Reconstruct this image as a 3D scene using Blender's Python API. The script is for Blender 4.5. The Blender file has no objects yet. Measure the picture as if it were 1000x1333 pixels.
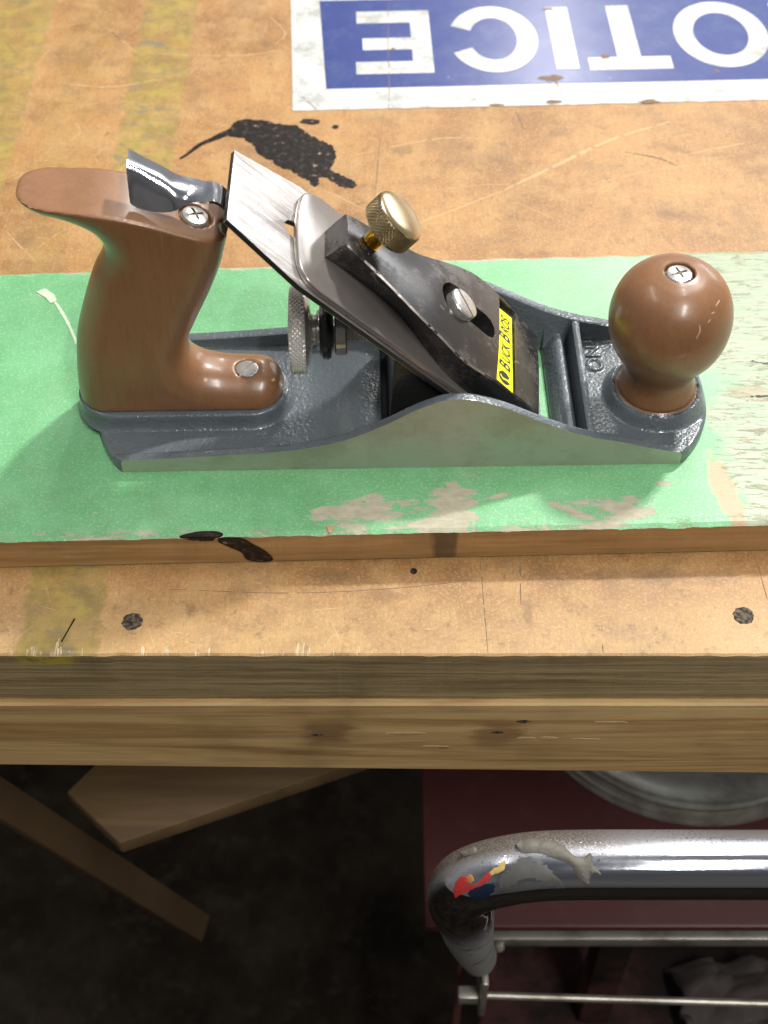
import bpy, bmesh, math, random
import numpy as np
from mathutils import Vector, Matrix, noise as mnoise
from mathutils.bvhtree import BVHTree

random.seed(7)
S = 0.001                       # everything below is written in millimetres
SC = bpy.context.scene
COL = SC.collection
R = math.radians

# ------------------------------------------------------------------ camera
cam_d = bpy.data.cameras.new('camera')
cam = bpy.data.objects.new('camera', cam_d)
COL.objects.link(cam)
cam.location = (0, -0.32163, 0.48120)
cam.rotation_euler = (R(90 - 50.5), 0, 0)
cam_d.sensor_fit = 'HORIZONTAL'
cam_d.sensor_width = 36
cam_d.lens = 66.6
cam_d.clip_start = 0.02
cam_d.clip_end = 50
cam_d.dof.use_dof = True
cam_d.dof.focus_distance = 0.60
cam_d.dof.aperture_fstop = 17
SC.camera = cam

# ------------------------------------------------------------------ ambient light of the room
world = bpy.data.worlds.new('World')
SC.world = world
world.use_nodes = True
wn = world.node_tree.nodes
wl = world.node_tree.links
bgd = wn['Background']
tc = wn.new('ShaderNodeTexCoord')
sx = wn.new('ShaderNodeSeparateXYZ')
wl.new(tc.outputs['Generated'], sx.inputs[0])
wr = wn.new('ShaderNodeValToRGB')
wr.color_ramp.elements[0].position = 0.0
wr.color_ramp.elements[0].color = (0.05, 0.045, 0.04, 1)
wr.color_ramp.elements[1].position = 1.0
wr.color_ramp.elements[1].color = (0.17, 0.18, 0.20, 1)
e_ = wr.color_ramp.elements.new(0.5)
e_.color = (0.32, 0.30, 0.28, 1)
mm_ = wn.new('ShaderNodeMapRange')
mm_.inputs['From Min'].default_value = -1
mm_.inputs['From Max'].default_value = 1
wl.new(sx.outputs['Z'], mm_.inputs['Value'])
wnz = wn.new('ShaderNodeTexNoise')
wnz.inputs['Scale'].default_value = 2.3
wnz.inputs['Detail'].default_value = 3
wl.new(tc.outputs['Generated'], wnz.inputs['Vector'])
wmx = wn.new('ShaderNodeMix')
wmx.data_type = 'RGBA'
wmx.blend_type = 'OVERLAY'
wmx.inputs['Factor'].default_value = 0.8
wl.new(mm_.outputs['Result'], wr.inputs[0])
wl.new(wr.outputs['Color'], wmx.inputs['A'])
wl.new(wnz.outputs['Fac'], wmx.inputs['B'])
wy = wn.new('ShaderNodeMapRange')          # the room is darker behind the photographer
wy.inputs['From Min'].default_value = -0.9
wy.inputs['From Max'].default_value = 0.3
wy.inputs['To Min'].default_value = 0.38
wl.new(sx.outputs['Y'], wy.inputs['Value'])
wmy = wn.new('ShaderNodeMix')
wmy.data_type = 'RGBA'
wmy.blend_type = 'MULTIPLY'
wmy.inputs['Factor'].default_value = 1
wl.new(wmx.outputs['Result'], wmy.inputs['A'])
wl.new(wy.outputs['Result'], wmy.inputs['B'])
wl.new(wmy.outputs['Result'], bgd.inputs['Color'])
bgd.inputs['Strength'].default_value = 0.95


def area(name, loc, target, size, power, color=(1, 1, 1)):
    l = bpy.data.lights.new(name, 'AREA')
    l.shape = 'RECTANGLE'
    l.size, l.size_y = size
    l.energy = power
    l.color = color
    o = bpy.data.objects.new(name, l)
    COL.objects.link(o)
    o.location = loc
    o.rotation_euler = (Vector(target) - Vector(loc)).to_track_quat('-Z', 'Y').to_euler()
    return o


area('ceiling_lamp', (0.98, 1.30, 1.75), (0, 0.15, 0), (0.14, 0.14), 54, (1, 0.98, 0.94))
for x_, y_, p_ in ((0.54, 3.5, 50), (0.62, 0.9, 18), (0.70, -1.3, 58), (-1.2, 0.5, 12)):      # rows of ceiling tube lamps; the one behind the camera is added fill
    area('tube_and_fill_lamp', (x_, y_, 2.2), (x_, y_ + 0.0001, 0), (0.08, 1.4), p_, (1, 0.97, 0.93))
area('doorway_light', (2.6, 3.6, 0.75), (0, 0.15, 0.1), (1.5, 0.8), 25, (0.98, 0.98, 1.0))

SC.view_settings.view_transform = 'Standard'
SC.view_settings.look = 'None'
SC.view_settings.exposure = 0.0
SC.view_settings.gamma = 1.0
SC.render.engine = 'CYCLES'
SC.render.resolution_x = 768
SC.render.resolution_y = 1024


# ------------------------------------------------------------------ shader helper
class Sh:
    def __init__(self, name):
        self.m = bpy.data.materials.new(name)
        self.m.use_nodes = True
        self.t = self.m.node_tree
        self.b = self.t.nodes['Principled BSDF']
        self.co = self.t.nodes.new('ShaderNodeTexCoord').outputs['Object']

    def link(self, a, b):
        if hasattr(a, 'bl_idname') or hasattr(a, 'is_output'):
            self.t.links.new(a, b)
        else:
            if isinstance(a, (tuple, list)) and len(a) == 3 and getattr(b, 'type', '') == 'RGBA':
                a = (*a, 1)
            b.default_value = a

    def vec(self, scale=(1, 1, 1), loc=(0, 0, 0), rot=(0, 0, 0), src=None):
        n = self.t.nodes.new('ShaderNodeMapping')
        self.link(src or self.co, n.inputs['Vector'])
        n.inputs['Scale'].default_value = scale
        n.inputs['Location'].default_value = loc
        n.inputs['Rotation'].default_value = rot
        return n.outputs[0]

    def noise(self, scale, detail=3, rough=0.55, v=None, dist=0, col=False):
        n = self.t.nodes.new('ShaderNodeTexNoise')
        n.inputs['Scale'].default_value = scale
        n.inputs['Detail'].default_value = detail
        n.inputs['Roughness'].default_value = rough
        n.inputs['Distortion'].default_value = dist
        self.link(v or self.co, n.inputs['Vector'])
        return n.outputs['Color' if col else 'Fac']

    def voro(self, scale, v=None, feat='F1', out='Distance'):
        n = self.t.nodes.new('ShaderNodeTexVoronoi')
        n.feature = feat
        n.inputs['Scale'].default_value = scale
        self.link(v or self.co, n.inputs['Vector'])
        return n.outputs[out]

    def math(self, op, a, b=0.0, c=None):
        n = self.t.nodes.new('ShaderNodeMath')
        n.operation = op
        self.link(a, n.inputs[0])
        self.link(b, n.inputs[1])
        if c is not None:
            self.link(c, n.inputs[2])
        return n.outputs[0]

    def step(self, x, lo, hi):
        n = self.t.nodes.new('ShaderNodeMapRange')
        n.interpolation_type = 'SMOOTHSTEP'
        self.link(x, n.inputs['Value'])
        n.inputs['From Min'].default_value = lo
        n.inputs['From Max'].default_value = hi
        return n.outputs['Result']

    def mix(self, f, a, b, mode='MIX'):
        n = self.t.nodes.new('ShaderNodeMix')
        n.data_type = 'RGBA'
        n.blend_type = mode
        self.link(f, n.inputs['Factor'])
        self.link(a, n.inputs['A'])
        self.link(b, n.inputs['B'])
        return n.outputs['Result']

    def xyz(self):
        n = self.t.nodes.new('ShaderNodeSeparateXYZ')
        self.link(self.co, n.inputs[0])
        return n.outputs

    def blob(self, cx, cy, rx, ry, rot=0.0, src=None):
        """1 at the middle, 0 at the rim of an ellipse on the xy plane (mm)"""
        v = self.vec(loc=(-cx * S, -cy * S, 0), src=src)
        v = self.vec(rot=(0, 0, -rot), src=v)
        v = self.vec(scale=(1 / (rx * S), 1 / (ry * S), 0), src=v)
        n = self.t.nodes.new('ShaderNodeVectorMath')
        n.operation = 'LENGTH'
        self.link(v, n.inputs[0])
        return self.math('SUBTRACT', 1.0, n.outputs['Value'])

    def blobs(self, lst, src=None):
        r = None
        for q in lst:
            x = self.blob(*q, src=src)
            r = x if r is None else self.math('MAXIMUM', r, x)
        return r

    def bump(self, h, strength=0.3, dist=0.001, normal=None):
        n = self.t.nodes.new('ShaderNodeBump')
        n.inputs['Strength'].default_value = strength
        n.inputs['Distance'].default_value = dist
        self.link(h, n.inputs['Height'])
        if normal is not None:
            self.link(normal, n.inputs['Normal'])
        return n.outputs[0]

    def set(self, **k):
        names = dict(color='Base Color', metal='Metallic', rough='Roughness', normal='Normal', coat='Coat Weight',
                     coatr='Coat Roughness', spec='Specular IOR Level', aniso='Anisotropic')
        for a, v in k.items():
            self.link(v, self.b.inputs[names[a]])
        return self.m

    def scratches(self, amount=0.035, dens=16, stretch=45, seeds=((0.3, 0), (1.2, 5), (2.2, 9), (2.75, 14))):
        """short straight thin scratches in several directions; returns 0..1"""
        r = None
        for a, s in seeds:
            v = self.vec(rot=(0, 0, a), loc=(s, s * 0.7, 0))
            v = self.vec(scale=(dens, dens * stretch, 0.01), src=v)
            d = self.voro(1.0, v)
            x = self.math('SUBTRACT', 1.0, self.step(d, amount * 0.6, amount * 1.6 + 0.03))
            r = x if r is None else self.math('MAXIMUM', r, x)
        return self.math('MULTIPLY', r, self.step(self.noise(25, 2), 0.42, 0.62))


M = {}


def mk_materials():
    # --- hammered grey enamel of the casting
    s = Sh('hammered_grey_enamel')
    n1 = s.noise(750, 2, 0.5)
    n2 = s.voro(560, feat='SMOOTH_F1')
    h = s.math('ADD', s.math('MULTIPLY', n1, 0.8), s.math('MULTIPLY', n2, 0.5))
    c = s.mix(s.noise(60, 4), (0.082, 0.100, 0.112), (0.135, 0.158, 0.172))
    c = s.mix(s.math('MULTIPLY', s.step(s.noise(900, 2), 0.66, 0.8), 0.3), c, (0.35, 0.36, 0.36))
    M['enamel'] = s.set(color=c, rough=0.27, coat=0.4, coatr=0.12, normal=s.bump(h, 0.8, 0.0006))
    # --- machined side
    s = Sh('machined_iron_side')
    v = s.vec(scale=(6, 6, 260))
    g = s.noise(40, 3, 0.6, v)
    st = s.step(s.noise(19, 6, 0.75), 0.46, 0.66)
    c = s.mix(g, (0.40, 0.385, 0.32), (0.58, 0.56, 0.50))
    c = s.mix(s.math('MULTIPLY', st, 0.45), c, (0.30, 0.24, 0.17))
    fl = s.scratches(0.02, 30, 40, ((0.0, 1), (0.12, 5)))
    c = s.mix(s.math('MULTIPLY', s.step(s.noise(330, 4, 0.7), 0.66, 0.72), 0.5), c, (0.16, 0.12, 0.08))
    M['machined'] = s.set(color=c, metal=0.62, rough=s.math('ADD', 0.30, s.math('MULTIPLY', g, 0.16)),
                          normal=s.bump(s.math('ADD', g, s.math('MULTIPLY', s.noise(60, 5, 0.7), 1.8)), 0.30, 0.0005))
    # --- ground blade steel : grain runs along the blade
    s = Sh('ground_blade_steel')
    v = s.vec(rot=(0, R(45), 0))
    v = s.vec(rot=(0, 0, R(-13)), src=v)
    v = s.vec(scale=(22, 620, 22), src=v)
    g = s.step(s.noise(1, 5, 0.75, v), 0.28, 0.72)
    sp = s.step(s.noise(700, 2), 0.68, 0.74)
    c = s.mix(g, (0.48, 0.45, 0.435), (0.92, 0.88, 0.86))
    c = s.mix(s.math('MULTIPLY', s.step(s.noise(45, 4), 0.52, 0.7), 0.35), c, (0.42, 0.37, 0.33))
    c = s.mix(sp, c, (0.9, 0.9, 0.9))
    M['blade'] = s.set(color=c, metal=1.0, rough=s.math('ADD', 0.30, s.math('MULTIPLY', g, 0.12)),
                       normal=s.bump(g, 0.35, 0.0004))
    s = Sh('breaker_steel')
    c = s.mix(s.noise(50, 4), (0.20, 0.185, 0.168), (0.36, 0.325, 0.305))
    M['breaker'] = s.set(color=c, metal=0.6, rough=0.22, normal=s.bump(s.noise(300, 3), 0.05, 0.0004))
    # --- dark edge steel
    s = Sh('dark_steel_edge')
    M['darksteel'] = s.set(color=(0.05, 0.05, 0.05), metal=0.7, rough=0.45, normal=s.bump(s.noise(600, 2), 0.1, 0.0003))
    # --- chrome
    s = Sh('chrome_plate')
    c = s.mix(s.step(s.noise(40, 4), 0.45, 0.7), (0.82, 0.84, 0.90), (0.62, 0.64, 0.70))
    M['chrome'] = s.set(color=c, metal=1.0, rough=s.math('ADD', 0.08, s.math('MULTIPLY', s.noise(60, 3), 0.08)),
                        normal=s.bump(s.noise(35, 2), 0.05, 0.001))
    # --- bright nickel screws
    s = Sh('nickel_screw')
    c = s.mix(s.noise(200, 3), (0.42, 0.40, 0.37), (0.68, 0.66, 0.62))
    M['nickel'] = s.set(color=c, metal=0.75, rough=0.26, normal=s.bump(s.noise(500, 2), 0.15, 0.0003))
    s = Sh('knurled_steel')
    c = s.mix(s.noise(300, 3), (0.62, 0.60, 0.56), (0.92, 0.90, 0.86))
    M['knurl'] = s.set(color=c, metal=0.6, rough=0.32)
    # --- brass
    s = Sh('brass')
    c = s.mix(s.noise(90, 4), (0.50, 0.38, 0.20), (0.74, 0.62, 0.40))
    M['brass'] = s.set(color=c, metal=1.0, rough=0.22, normal=s.bump(s.noise(260, 3), 0.08, 0.0003))
    s = Sh('brass_tarnished_knurl')
    c = s.mix(s.noise(150, 4), (0.20, 0.15, 0.075), (0.42, 0.35, 0.20))
    M['brassk'] = s.set(color=c, metal=1.0, rough=0.38)
    s = Sh('bright_brass_thread')
    M['brasst'] = s.set(color=(0.85, 0.62, 0.22), metal=1.0, rough=0.2)
    # --- lever cap black
    s = Sh('black_cap_paint')
    d = s.math('MULTIPLY', s.step(s.noise(38, 8, 0.78), 0.46, 0.68), 0.55)
    c = s.mix(d, (0.016, 0.016, 0.016), (0.17, 0.155, 0.145))
    c = s.mix(s.math('MULTIPLY', s.step(s.noise(1, 6, 0.8, s.vec(rot=(0, 0, 0.5), scale=(60, 260, 60))), 0.63, 0.68), 0.6), c, (0.36, 0.34, 0.32))
    sp = s.step(s.noise(520, 3, 0.6), 0.69, 0.76)
    c = s.mix(s.math('MULTIPLY', sp, s.step(s.noise(60, 2), 0.45, 0.6)), c, (0.45, 0.43, 0.40))
    M['cap'] = s.set(color=c, rough=s.math('ADD', 0.20, s.math('MULTIPLY', d, 0.4)), spec=0.7,
                     normal=s.bump(s.noise(120, 4), 0.08, 0.0005))
    s = Sh('frog_black')
    M['frog'] = s.set(color=(0.016, 0.017, 0.016), rough=0.25, normal=s.bump(s.noise(420, 4), 0.5, 0.0007))
    s = Sh('worn_bare_metal_edge')
    c = s.mix(s.noise(200, 3), (0.55, 0.50, 0.46), (0.95, 0.85, 0.78))
    M['wornedge'] = s.set(color=c, metal=1, rough=0.3)
    # --- label
    s = Sh('yellow_label')
    M['yellow'] = s.set(color=s.mix(s.noise(80, 3), (1.0, 0.96, 0.005), (0.92, 0.88, 0.005)), rough=0.4)
    s = Sh('black_print')
    M['ink'] = s.set(color=(0.02, 0.02, 0.015), rough=0.5)
    # --- handle timber, stained and lacquered
    s = Sh('stained_lacquered_wood')
    v = s.vec(scale=(20, 20, 3))
    g = s.noise(9, 5, 0.6, v, dist=0.6)
    c = s.mix(g, (0.190, 0.086, 0.036), (0.270, 0.132, 0.058))
    c = s.mix(s.math('MULTIPLY', s.step(s.noise(35, 3), 0.5, 0.8), 0.35), c, (0.32, 0.14, 0.07))
    fg = s.noise(1, 5, 0.75, s.vec(scale=(900, 900, 60)))
    c = s.mix(s.math('MULTIPLY', s.step(fg, 0.50, 0.68), 0.30), c, (0.10, 0.040, 0.016))
    c = s.mix(s.math('MULTIPLY', s.step(s.noise(650, 4, 0.8), 0.70, 0.74), 0.55), c, (0.50, 0.34, 0.22))
    c = s.mix(s.math('MULTIPLY', s.scratches(0.02, 55, 30), 0.45), c, (0.60, 0.42, 0.30))
    M['handle'] = s.set(color=c, rough=s.math('ADD', 0.33, s.math('MULTIPLY', s.noise(25, 4), 0.16)), coat=0.35,
                        coatr=0.18, normal=s.bump(s.math('ADD', s.noise(160, 4), s.math('MULTIPLY', fg, 0.5)), 0.10, 0.0006))
    s = Sh('chipped_lacquer')
    M['lacquerchip'] = s.set(color=s.mix(s.noise(600, 3), (0.62, 0.45, 0.32), (0.36, 0.2, 0.11)), rough=0.5)
    # --- painted board face
    s = Sh('chipped_green_paint')
    X = s.xyz()
    x = X[0]
    y = X[1]
    fine = s.noise(900, 3, 0.6)
    med = s.noise(70, 5, 0.65)
    grain = s.noise(1, 5, 0.7, s.vec(scale=(45, 900, 1)))
    green = s.mix(s.step(med, 0.3, 0.7), (0.135, 0.390, 0.165), (0.175, 0.450, 0.215))
    green = s.mix(s.math('MULTIPLY', s.step(fine, 0.5, 0.66), 0.34), green, (0.46, 0.68, 0.48))
    dirt = s.step(s.noise(28, 6, 0.72), 0.5, 0.74)
    green = s.mix(s.math('MULTIPLY', dirt, 0.28), green, (0.20, 0.30, 0.16))
    # pale, grubby green to the right
    px_ = s.math('ADD', x, s.math('MULTIPLY', s.math('SUBTRACT', s.noise(40, 4), 0.5), 0.05))
    pale = s.mix(s.step(grain, 0.40, 0.60), (0.26, 0.36, 0.23), (0.37, 0.39, 0.28))
    ramp = s.step(px_, 0.02, 0.17)
    yr = s.step(y, 0.10, 0.19)
    green = s.mix(s.math('MULTIPLY', s.math('MULTIPLY', ramp, yr), 0.85), green, (0.36, 0.52, 0.36))  # upper right: faded paint, with the light falling there put into the colour
    right = s.step(px_, 0.145, 0.156)
    green = s.mix(right, green, pale)
    # brown bare strip where the two paints meet
    bs = s.blob(146, 70, 7, 30, 0.16)
    bs = s.math('ADD', bs, s.math('MULTIPLY', s.math('SUBTRACT', s.noise(140, 5), 0.5), 0.9))
    green = s.mix(s.math('MULTIPLY', s.step(bs, 0.1, 0.5), 0.75), green, (0.42, 0.25, 0.14))
    # chips down to grey-cream primer and raw wood
    ch = s.blobs([(29, 63, 15, 19, 0), (22, 53, 30, 6, 0.1), (-10, 60, 30, 8, 0.1), (100, 60, 20, 7, -0.2), (-4, 66, 9, 4, 0), (-27, 60, 7, 3, 0.2), (82, 58, 20, 3, -0.5),
                  (105, 66, 9, 3, -0.3), (106, 58, 12, 4, 0), (92, 53, 22, 3, 0), (45, 67, 12, 2, 0.3), (-14, 52, 9, 2, 0),
                  (120, 75, 5, 2, 0), (30, 75, 6, 5, 0), (-165, 195, 4, 2, 0), (0, 219, 190, 3, 0.05),
                  (-100, 216, 90, 3.2, 0.05), (168, 130, 14, 6, 0), (180, 90, 12, 9, 0)])
    nz = s.noise(150, 9, 0.72, s.vec(scale=(0.55, 1.3, 1)))
    ch = s.math('ADD', ch, s.math('MULTIPLY', s.math('SUBTRACT', nz, 0.53), 3.4))
    edge = s.math('SUBTRACT', y, s.math('MULTIPLY', x, 0.0281))
    nearedge = s.math('MULTIPLY', s.math('SUBTRACT', 1.0, s.step(edge, 0.0485, 0.0545)),
                      s.step(nz, 0.50, 0.56))
    chip = s.math('MAXIMUM', s.step(ch, 0.24, 0.265), nearedge)
    fleck = s.math('MULTIPLY', s.step(s.noise(330, 5, 0.7), 0.63, 0.65), s.step(s.noise(35, 3), 0.50, 0.60))
    chip = s.math('MAXIMUM', chip, s.math('MULTIPLY', fleck, 0.8))
    primer = s.mix(s.step(s.noise(1, 6, 0.7, s.vec(scale=(160, 400, 1))), 0.3, 0.7), (0.37, 0.34, 0.24), (0.48, 0.45, 0.34))
    rim = s.math('MULTIPLY', s.step(ch, 0.12, 0.24), s.math('SUBTRACT', 1.0, chip))
    green = s.mix(s.math('MULTIPLY', rim, 0.35), green, (0.36, 0.60, 0.38))
    c = s.mix(chip, green, primer)
    # brown grain cracks on the right
    cr = s.math('MULTIPLY', s.step(s.noise(1, 6, 0.78, s.vec(scale=(70, 380, 1)), dist=1.0), 0.555, 0.62), right)
    c = s.mix(s.math('MULTIPLY', cr, 0.62), c, (0.34, 0.22, 0.13))
    dk = s.blobs([(176, 148, 9, 1.4, -0.25), (171, 127, 6, 1.3, 0), (184, 118, 6, 1.1, 0.1), (186, 156, 10, 0.8, -0.5)])
    dk = s.step(s.math('ADD', dk, s.math('MULTIPLY', s.math('SUBTRACT', s.noise(400, 4), 0.5), 2.2)), 0.25, 0.4)
    c = s.mix(s.math('MULTIPLY', dk, 0.9), c, (0.03, 0.025, 0.02))
    spk = s.math('MULTIPLY', s.step(s.noise(240, 4, 0.7), 0.68, 0.71), 0.5)
    c = s.mix(spk, c, (0.20, 0.19, 0.13))
    sc = s.scratches(0.035, 16, 50)
    c = s.mix(s.math('MULTIPLY', sc, 0.40), c, (0.60, 0.72, 0.55))
    # dried pale squiggle of glue
    h = s.math('ADD', s.math('MULTIPLY', chip, -1.0), s.math('ADD', s.math('MULTIPLY', grain, 0.35), s.math('MULTIPLY', cr, -0.7)))
    M['green'] = s.set(color=c, rough=s.math('ADD', 0.42, s.math('MULTIPLY', chip, 0.3)),
                       normal=s.bump(s.math('ADD', h, s.math('MULTIPLY', fine, 0.22)), 0.45, 0.0005))
    # --- bare edge of the painted board
    s = Sh('bare_board_edge')
    g = s.noise(1, 5, 0.65, s.vec(scale=(8, 300, 260)), dist=0.4)
    c = s.mix(s.step(g, 0.25, 0.75), (0.27, 0.150, 0.052), (0.46, 0.280, 0.120))
    c = s.mix(s.math('MULTIPLY', s.step(s.noise(24, 4), 0.5, 0.75), 0.4), c, (0.14, 0.075, 0.035))
    sv = s.scratches(0.02, 18, 35)
    c = s.mix(s.math('MULTIPLY', sv, 0.5), c, (0.50, 0.33, 0.19))
    wv = s.noise(60, 4, 0.6, s.vec(scale=(1.6, 1, 0.3)))
    kn = s.blob(26, 48, 9, 40)
    kn = s.step(s.math('ADD', kn, s.math('MULTIPLY', s.math('SUBTRACT', wv, 0.5), 1.2)), 0.35, 0.6)
    c = s.mix(s.math('MULTIPLY', kn, 0.7), c, (0.045, 0.03, 0.02))
    M['boardedge'] = s.set(color=c, rough=0.62, normal=s.bump(g, 0.3, 0.0006))
    # --- plywood bench face
    s = Sh('worn_bench_top')
    X = s.xyz()
    x, y = X[0], X[1]
    g = s.noise(1, 6, 0.7, s.vec(scale=(300, 40, 1)), dist=1.2)
    big = s.noise(10, 7, 0.68)
    blot = s.noise(42, 6, 0.68)
    fine = s.noise(700, 3, 0.6)
    c = s.mix(s.step(big, 0.36, 0.62), (0.26, 0.120, 0.034), (0.42, 0.218, 0.070))
    c = s.mix(s.math('MULTIPLY', s.step(blot, 0.42, 0.62), 0.55), c, (0.47, 0.285, 0.112))
    c = s.mix(s.math('MULTIPLY', s.step(g, 0.42, 0.68), 0.22), c, (0.22, 0.105, 0.040))
    c = s.mix(s.math('MULTIPLY', s.step(fine, 0.48, 0.66), 0.25), c, (0.66, 0.50, 0.28))
    # paler zone along the front edge
    c = s.mix(s.math('MULTIPLY', s.math('SUBTRACT', 1.0, s.step(y, 0.0, 0.05)), 0.38), c, (0.60, 0.42, 0.20))
    # grime
    gr = s.step(s.noise(17, 8, 0.75), 0.50, 0.68)
    c = s.mix(s.math('MULTIPLY', gr, 0.48), c, (0.17, 0.105, 0.060))
    gr2 = s.step(s.noise(110, 8, 0.8, s.vec(loc=(4, 1, 0))), 0.53, 0.66)
    c = s.mix(s.math('MULTIPLY', gr2, 0.55), c, (0.14, 0.085, 0.045))
    f3 = s.noise(1, 5, 0.85, s.vec(scale=(1300, 90, 1)))
    c = s.mix(s.math('MULTIPLY', s.step(f3, 0.54, 0.66), 0.50), c, (0.20, 0.115, 0.05))
    f4 = s.noise(1, 4, 0.8, s.vec(scale=(1300, 500, 1), loc=(9, 9, 0)))
    c = s.mix(s.math('MULTIPLY', s.step(f4, 0.58, 0.68), 0.50), c, (0.70, 0.53, 0.30))
    f5 = s.noise(1, 3, 0.8, s.vec(scale=(1500, 700, 1), loc=(3, 5, 0)))
    c = s.mix(s.math('MULTIPLY', s.step(f5, 0.60, 0.68), 0.55), c, (0.16, 0.09, 0.042))
    stn_shade = s.blobs([(97, 350, 14, 9, 0.3), (10, 335, 12, 7, 0), (165, 335, 26, 5, -0.4), (-160, 420, 9, 8, 0), (-125, 300, 16, 10, 0), (150, 280, 16, 7, 0), (-60, 300, 14, 6, 0),
                   (120, 40, 60, 9, 0), (0, 30, 22, 6, 0), (-25, 40, 25, 6, 0), (-80, 22, 5, 5, 0), (-70, 440, 10, 10, 0), (60, 22, 4, 16, 0), (205, 315, 12, 14, 0), (-190, 260, 12, 14, 0)])  # stains; the wide blob below the board's right half paints its shadow
    stn_shade = s.step(s.math('ADD', stn_shade, s.math('MULTIPLY', s.math('SUBTRACT', s.noise(60, 8, 0.75), 0.5), 3.0)), 0.25, 0.9)
    c = s.mix(s.math('MULTIPLY', stn_shade, 0.42), c, (0.13, 0.075, 0.038))
    # painted yellow stripes, mostly worn away
    wob = s.math('MULTIPLY', s.math('SUBTRACT', s.noise(90, 5, 0.6), 0.5), 0.010)
    xs = s.math('ADD', x, wob)

    def band(a, b, sf=0.0012):
        return s.math('MULTIPLY', s.step(xs, a - sf, a + sf), s.math('SUBTRACT', 1.0, s.step(xs, b - sf, b + sf)))
    st = s.math('MAXIMUM', band(-0.149, -0.1165), band(-0.239, -0.206))
    st = s.math('MAXIMUM', st, s.math('MULTIPLY', band(-0.19, -0.165, 0.008), 0.25))
    worn = s.step(s.noise(55, 7, 0.72), 0.66, 0.44)
    st2 = s.math('MULTIPLY', st, s.math('ADD', 0.30, s.math('MULTIPLY', s.step(s.noise(55, 8, 0.78), 0.40, 0.58), 0.50)))
    oliv = s.mix(s.step(s.noise(70, 6, 0.7), 0.35, 0.65), (0.37, 0.29, 0.055), (0.20, 0.155, 0.045))
    c = s.mix(st2, c, oliv)
    c = s.mix(s.math('MULTIPLY', s.math('MULTIPLY', st, s.step(s.noise(95, 5, 0.7, s.vec(rot=(0, 0, 0.6), scale=(0.5, 1.4, 1))), 0.54, 0.66)), 0.7), c, (0.17, 0.15, 0.12))
    # light hairline scuffs and dark specks
    c = s.mix(s.math('MULTIPLY', s.scratches(0.035, 11, 60), 0.60), c, (0.78, 0.60, 0.42))
    c = s.mix(s.math('MULTIPLY', s.scratches(0.035, 45, 16, ((0.6, 51), (1.7, 57), (2.3, 63), (2.9, 71))), 0.45), c, (0.76, 0.58, 0.38))
    c = s.mix(s.math('MULTIPLY', s.scratches(0.014, 30, 36, ((0.9, 3), (1.9, 8), (2.5, 21))), 0.40), c, (0.80, 0.62, 0.44))
    dks = s.scratches(0.014, 22, 40, ((0.1, 33), (1.45, 41)))
    c = s.mix(s.math('MULTIPLY', dks, 0.55), c, (0.10, 0.07, 0.05))
    spk = s.step(s.noise(260, 8, 0.85), 0.64, 0.68)
    c = s.mix(s.math('MULTIPLY', spk, 0.7), c, (0.06, 0.045, 0.035))
    # splintered pale wood along the sawn front edge
    sp = s.noise(1, 4, 0.6, s.vec(scale=(230, 45, 1)))
    cl = s.noise(1, 3, 0.6, s.vec(scale=(38, 0.01, 1), loc=(2.7, 0, 0)))
    fr = s.math('ADD', sp, s.math('MULTIPLY', s.math('SUBTRACT', 1.0, s.step(y, 0.0, 0.012)), 0.26))
    fr = s.math('ADD', fr, s.math('MULTIPLY', s.math('SUBTRACT', cl, 0.5), 0.55))
    fr = s.math('MULTIPLY', s.step(fr, 0.80, 0.83), s.math('SUBTRACT', 1.0, s.step(y, 0.008, 0.013)))
    lf = s.math('SUBTRACT', 1.0, s.step(x, -0.03, 0.02))
    fr = s.math('MULTIPLY', fr, s.math('ADD', 0.12, s.math('MULTIPLY', lf, 0.88)))
    c = s.mix(s.math('MULTIPLY', fr, 0.75), c, s.mix(s.step(s.noise(1, 3, 0.6, s.vec(scale=(1500, 80, 1))), 0.4, 0.6), (0.28, 0.18, 0.09), (0.72, 0.58, 0.36)))
    M['bench'] = s.set(color=c, rough=s.math('ADD', 0.40, s.math('MULTIPLY', blot, 0.3)),
                       normal=s.bump(s.math('ADD', s.math('ADD', s.math('MULTIPLY', g, 0.5), s.math('MULTIPLY', blot, 0.9)), s.math('MULTIPLY', fr, -1.5)), 0.25, 0.0006))
    # --- weathered front edge of the top
    s = Sh('grimy_front_edge')
    g = s.noise(1, 6, 0.7, s.vec(scale=(9, 300, 420)), dist=0.6)
    c = s.mix(s.step(g, 0.3, 0.7), (0.16, 0.115, 0.050), (0.38, 0.285, 0.140))
    c = s.mix(s.math('MULTIPLY', s.step(s.noise(20, 5), 0.5, 0.8), 0.5), c, (0.08, 0.055, 0.028))
    saw = s.noise(1, 2, 0.5, s.vec(rot=(0, R(35), 0), scale=(700, 1, 8)))
    c = s.mix(s.math('MULTIPLY', s.step(saw, 0.55, 0.7), 0.25), c, (0.30, 0.23, 0.14))
    pt = s.math('SUBTRACT', 1.0, s.step(s.xyz()[2], -0.0052, -0.0035))
    X = s.xyz()
    yl = s.math('MULTIPLY', s.step(X[2], -0.0078, -0.0055),
                s.math('MULTIPLY', s.step(X[0], -0.153, -0.143), s.math('SUBTRACT', 1.0, s.step(X[0], -0.132, -0.122))))
    c = s.mix(s.math('MULTIPLY', yl, s.step(s.noise(160, 4), 0.35, 0.55)), c, (0.36, 0.29, 0.03))
    M['frontedge'] = s.set(color=c, rough=0.65, normal=s.bump(g, 0.45, 0.0008))
    # --- pine beam
    s = Sh('old_pine_beam')
    v = s.vec(scale=(3.2, 60, 60))
    w = s.t.nodes.new('ShaderNodeTexNoise')
    g = s.noise(1.0, 4, 0.6, v, dist=1.6)
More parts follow.
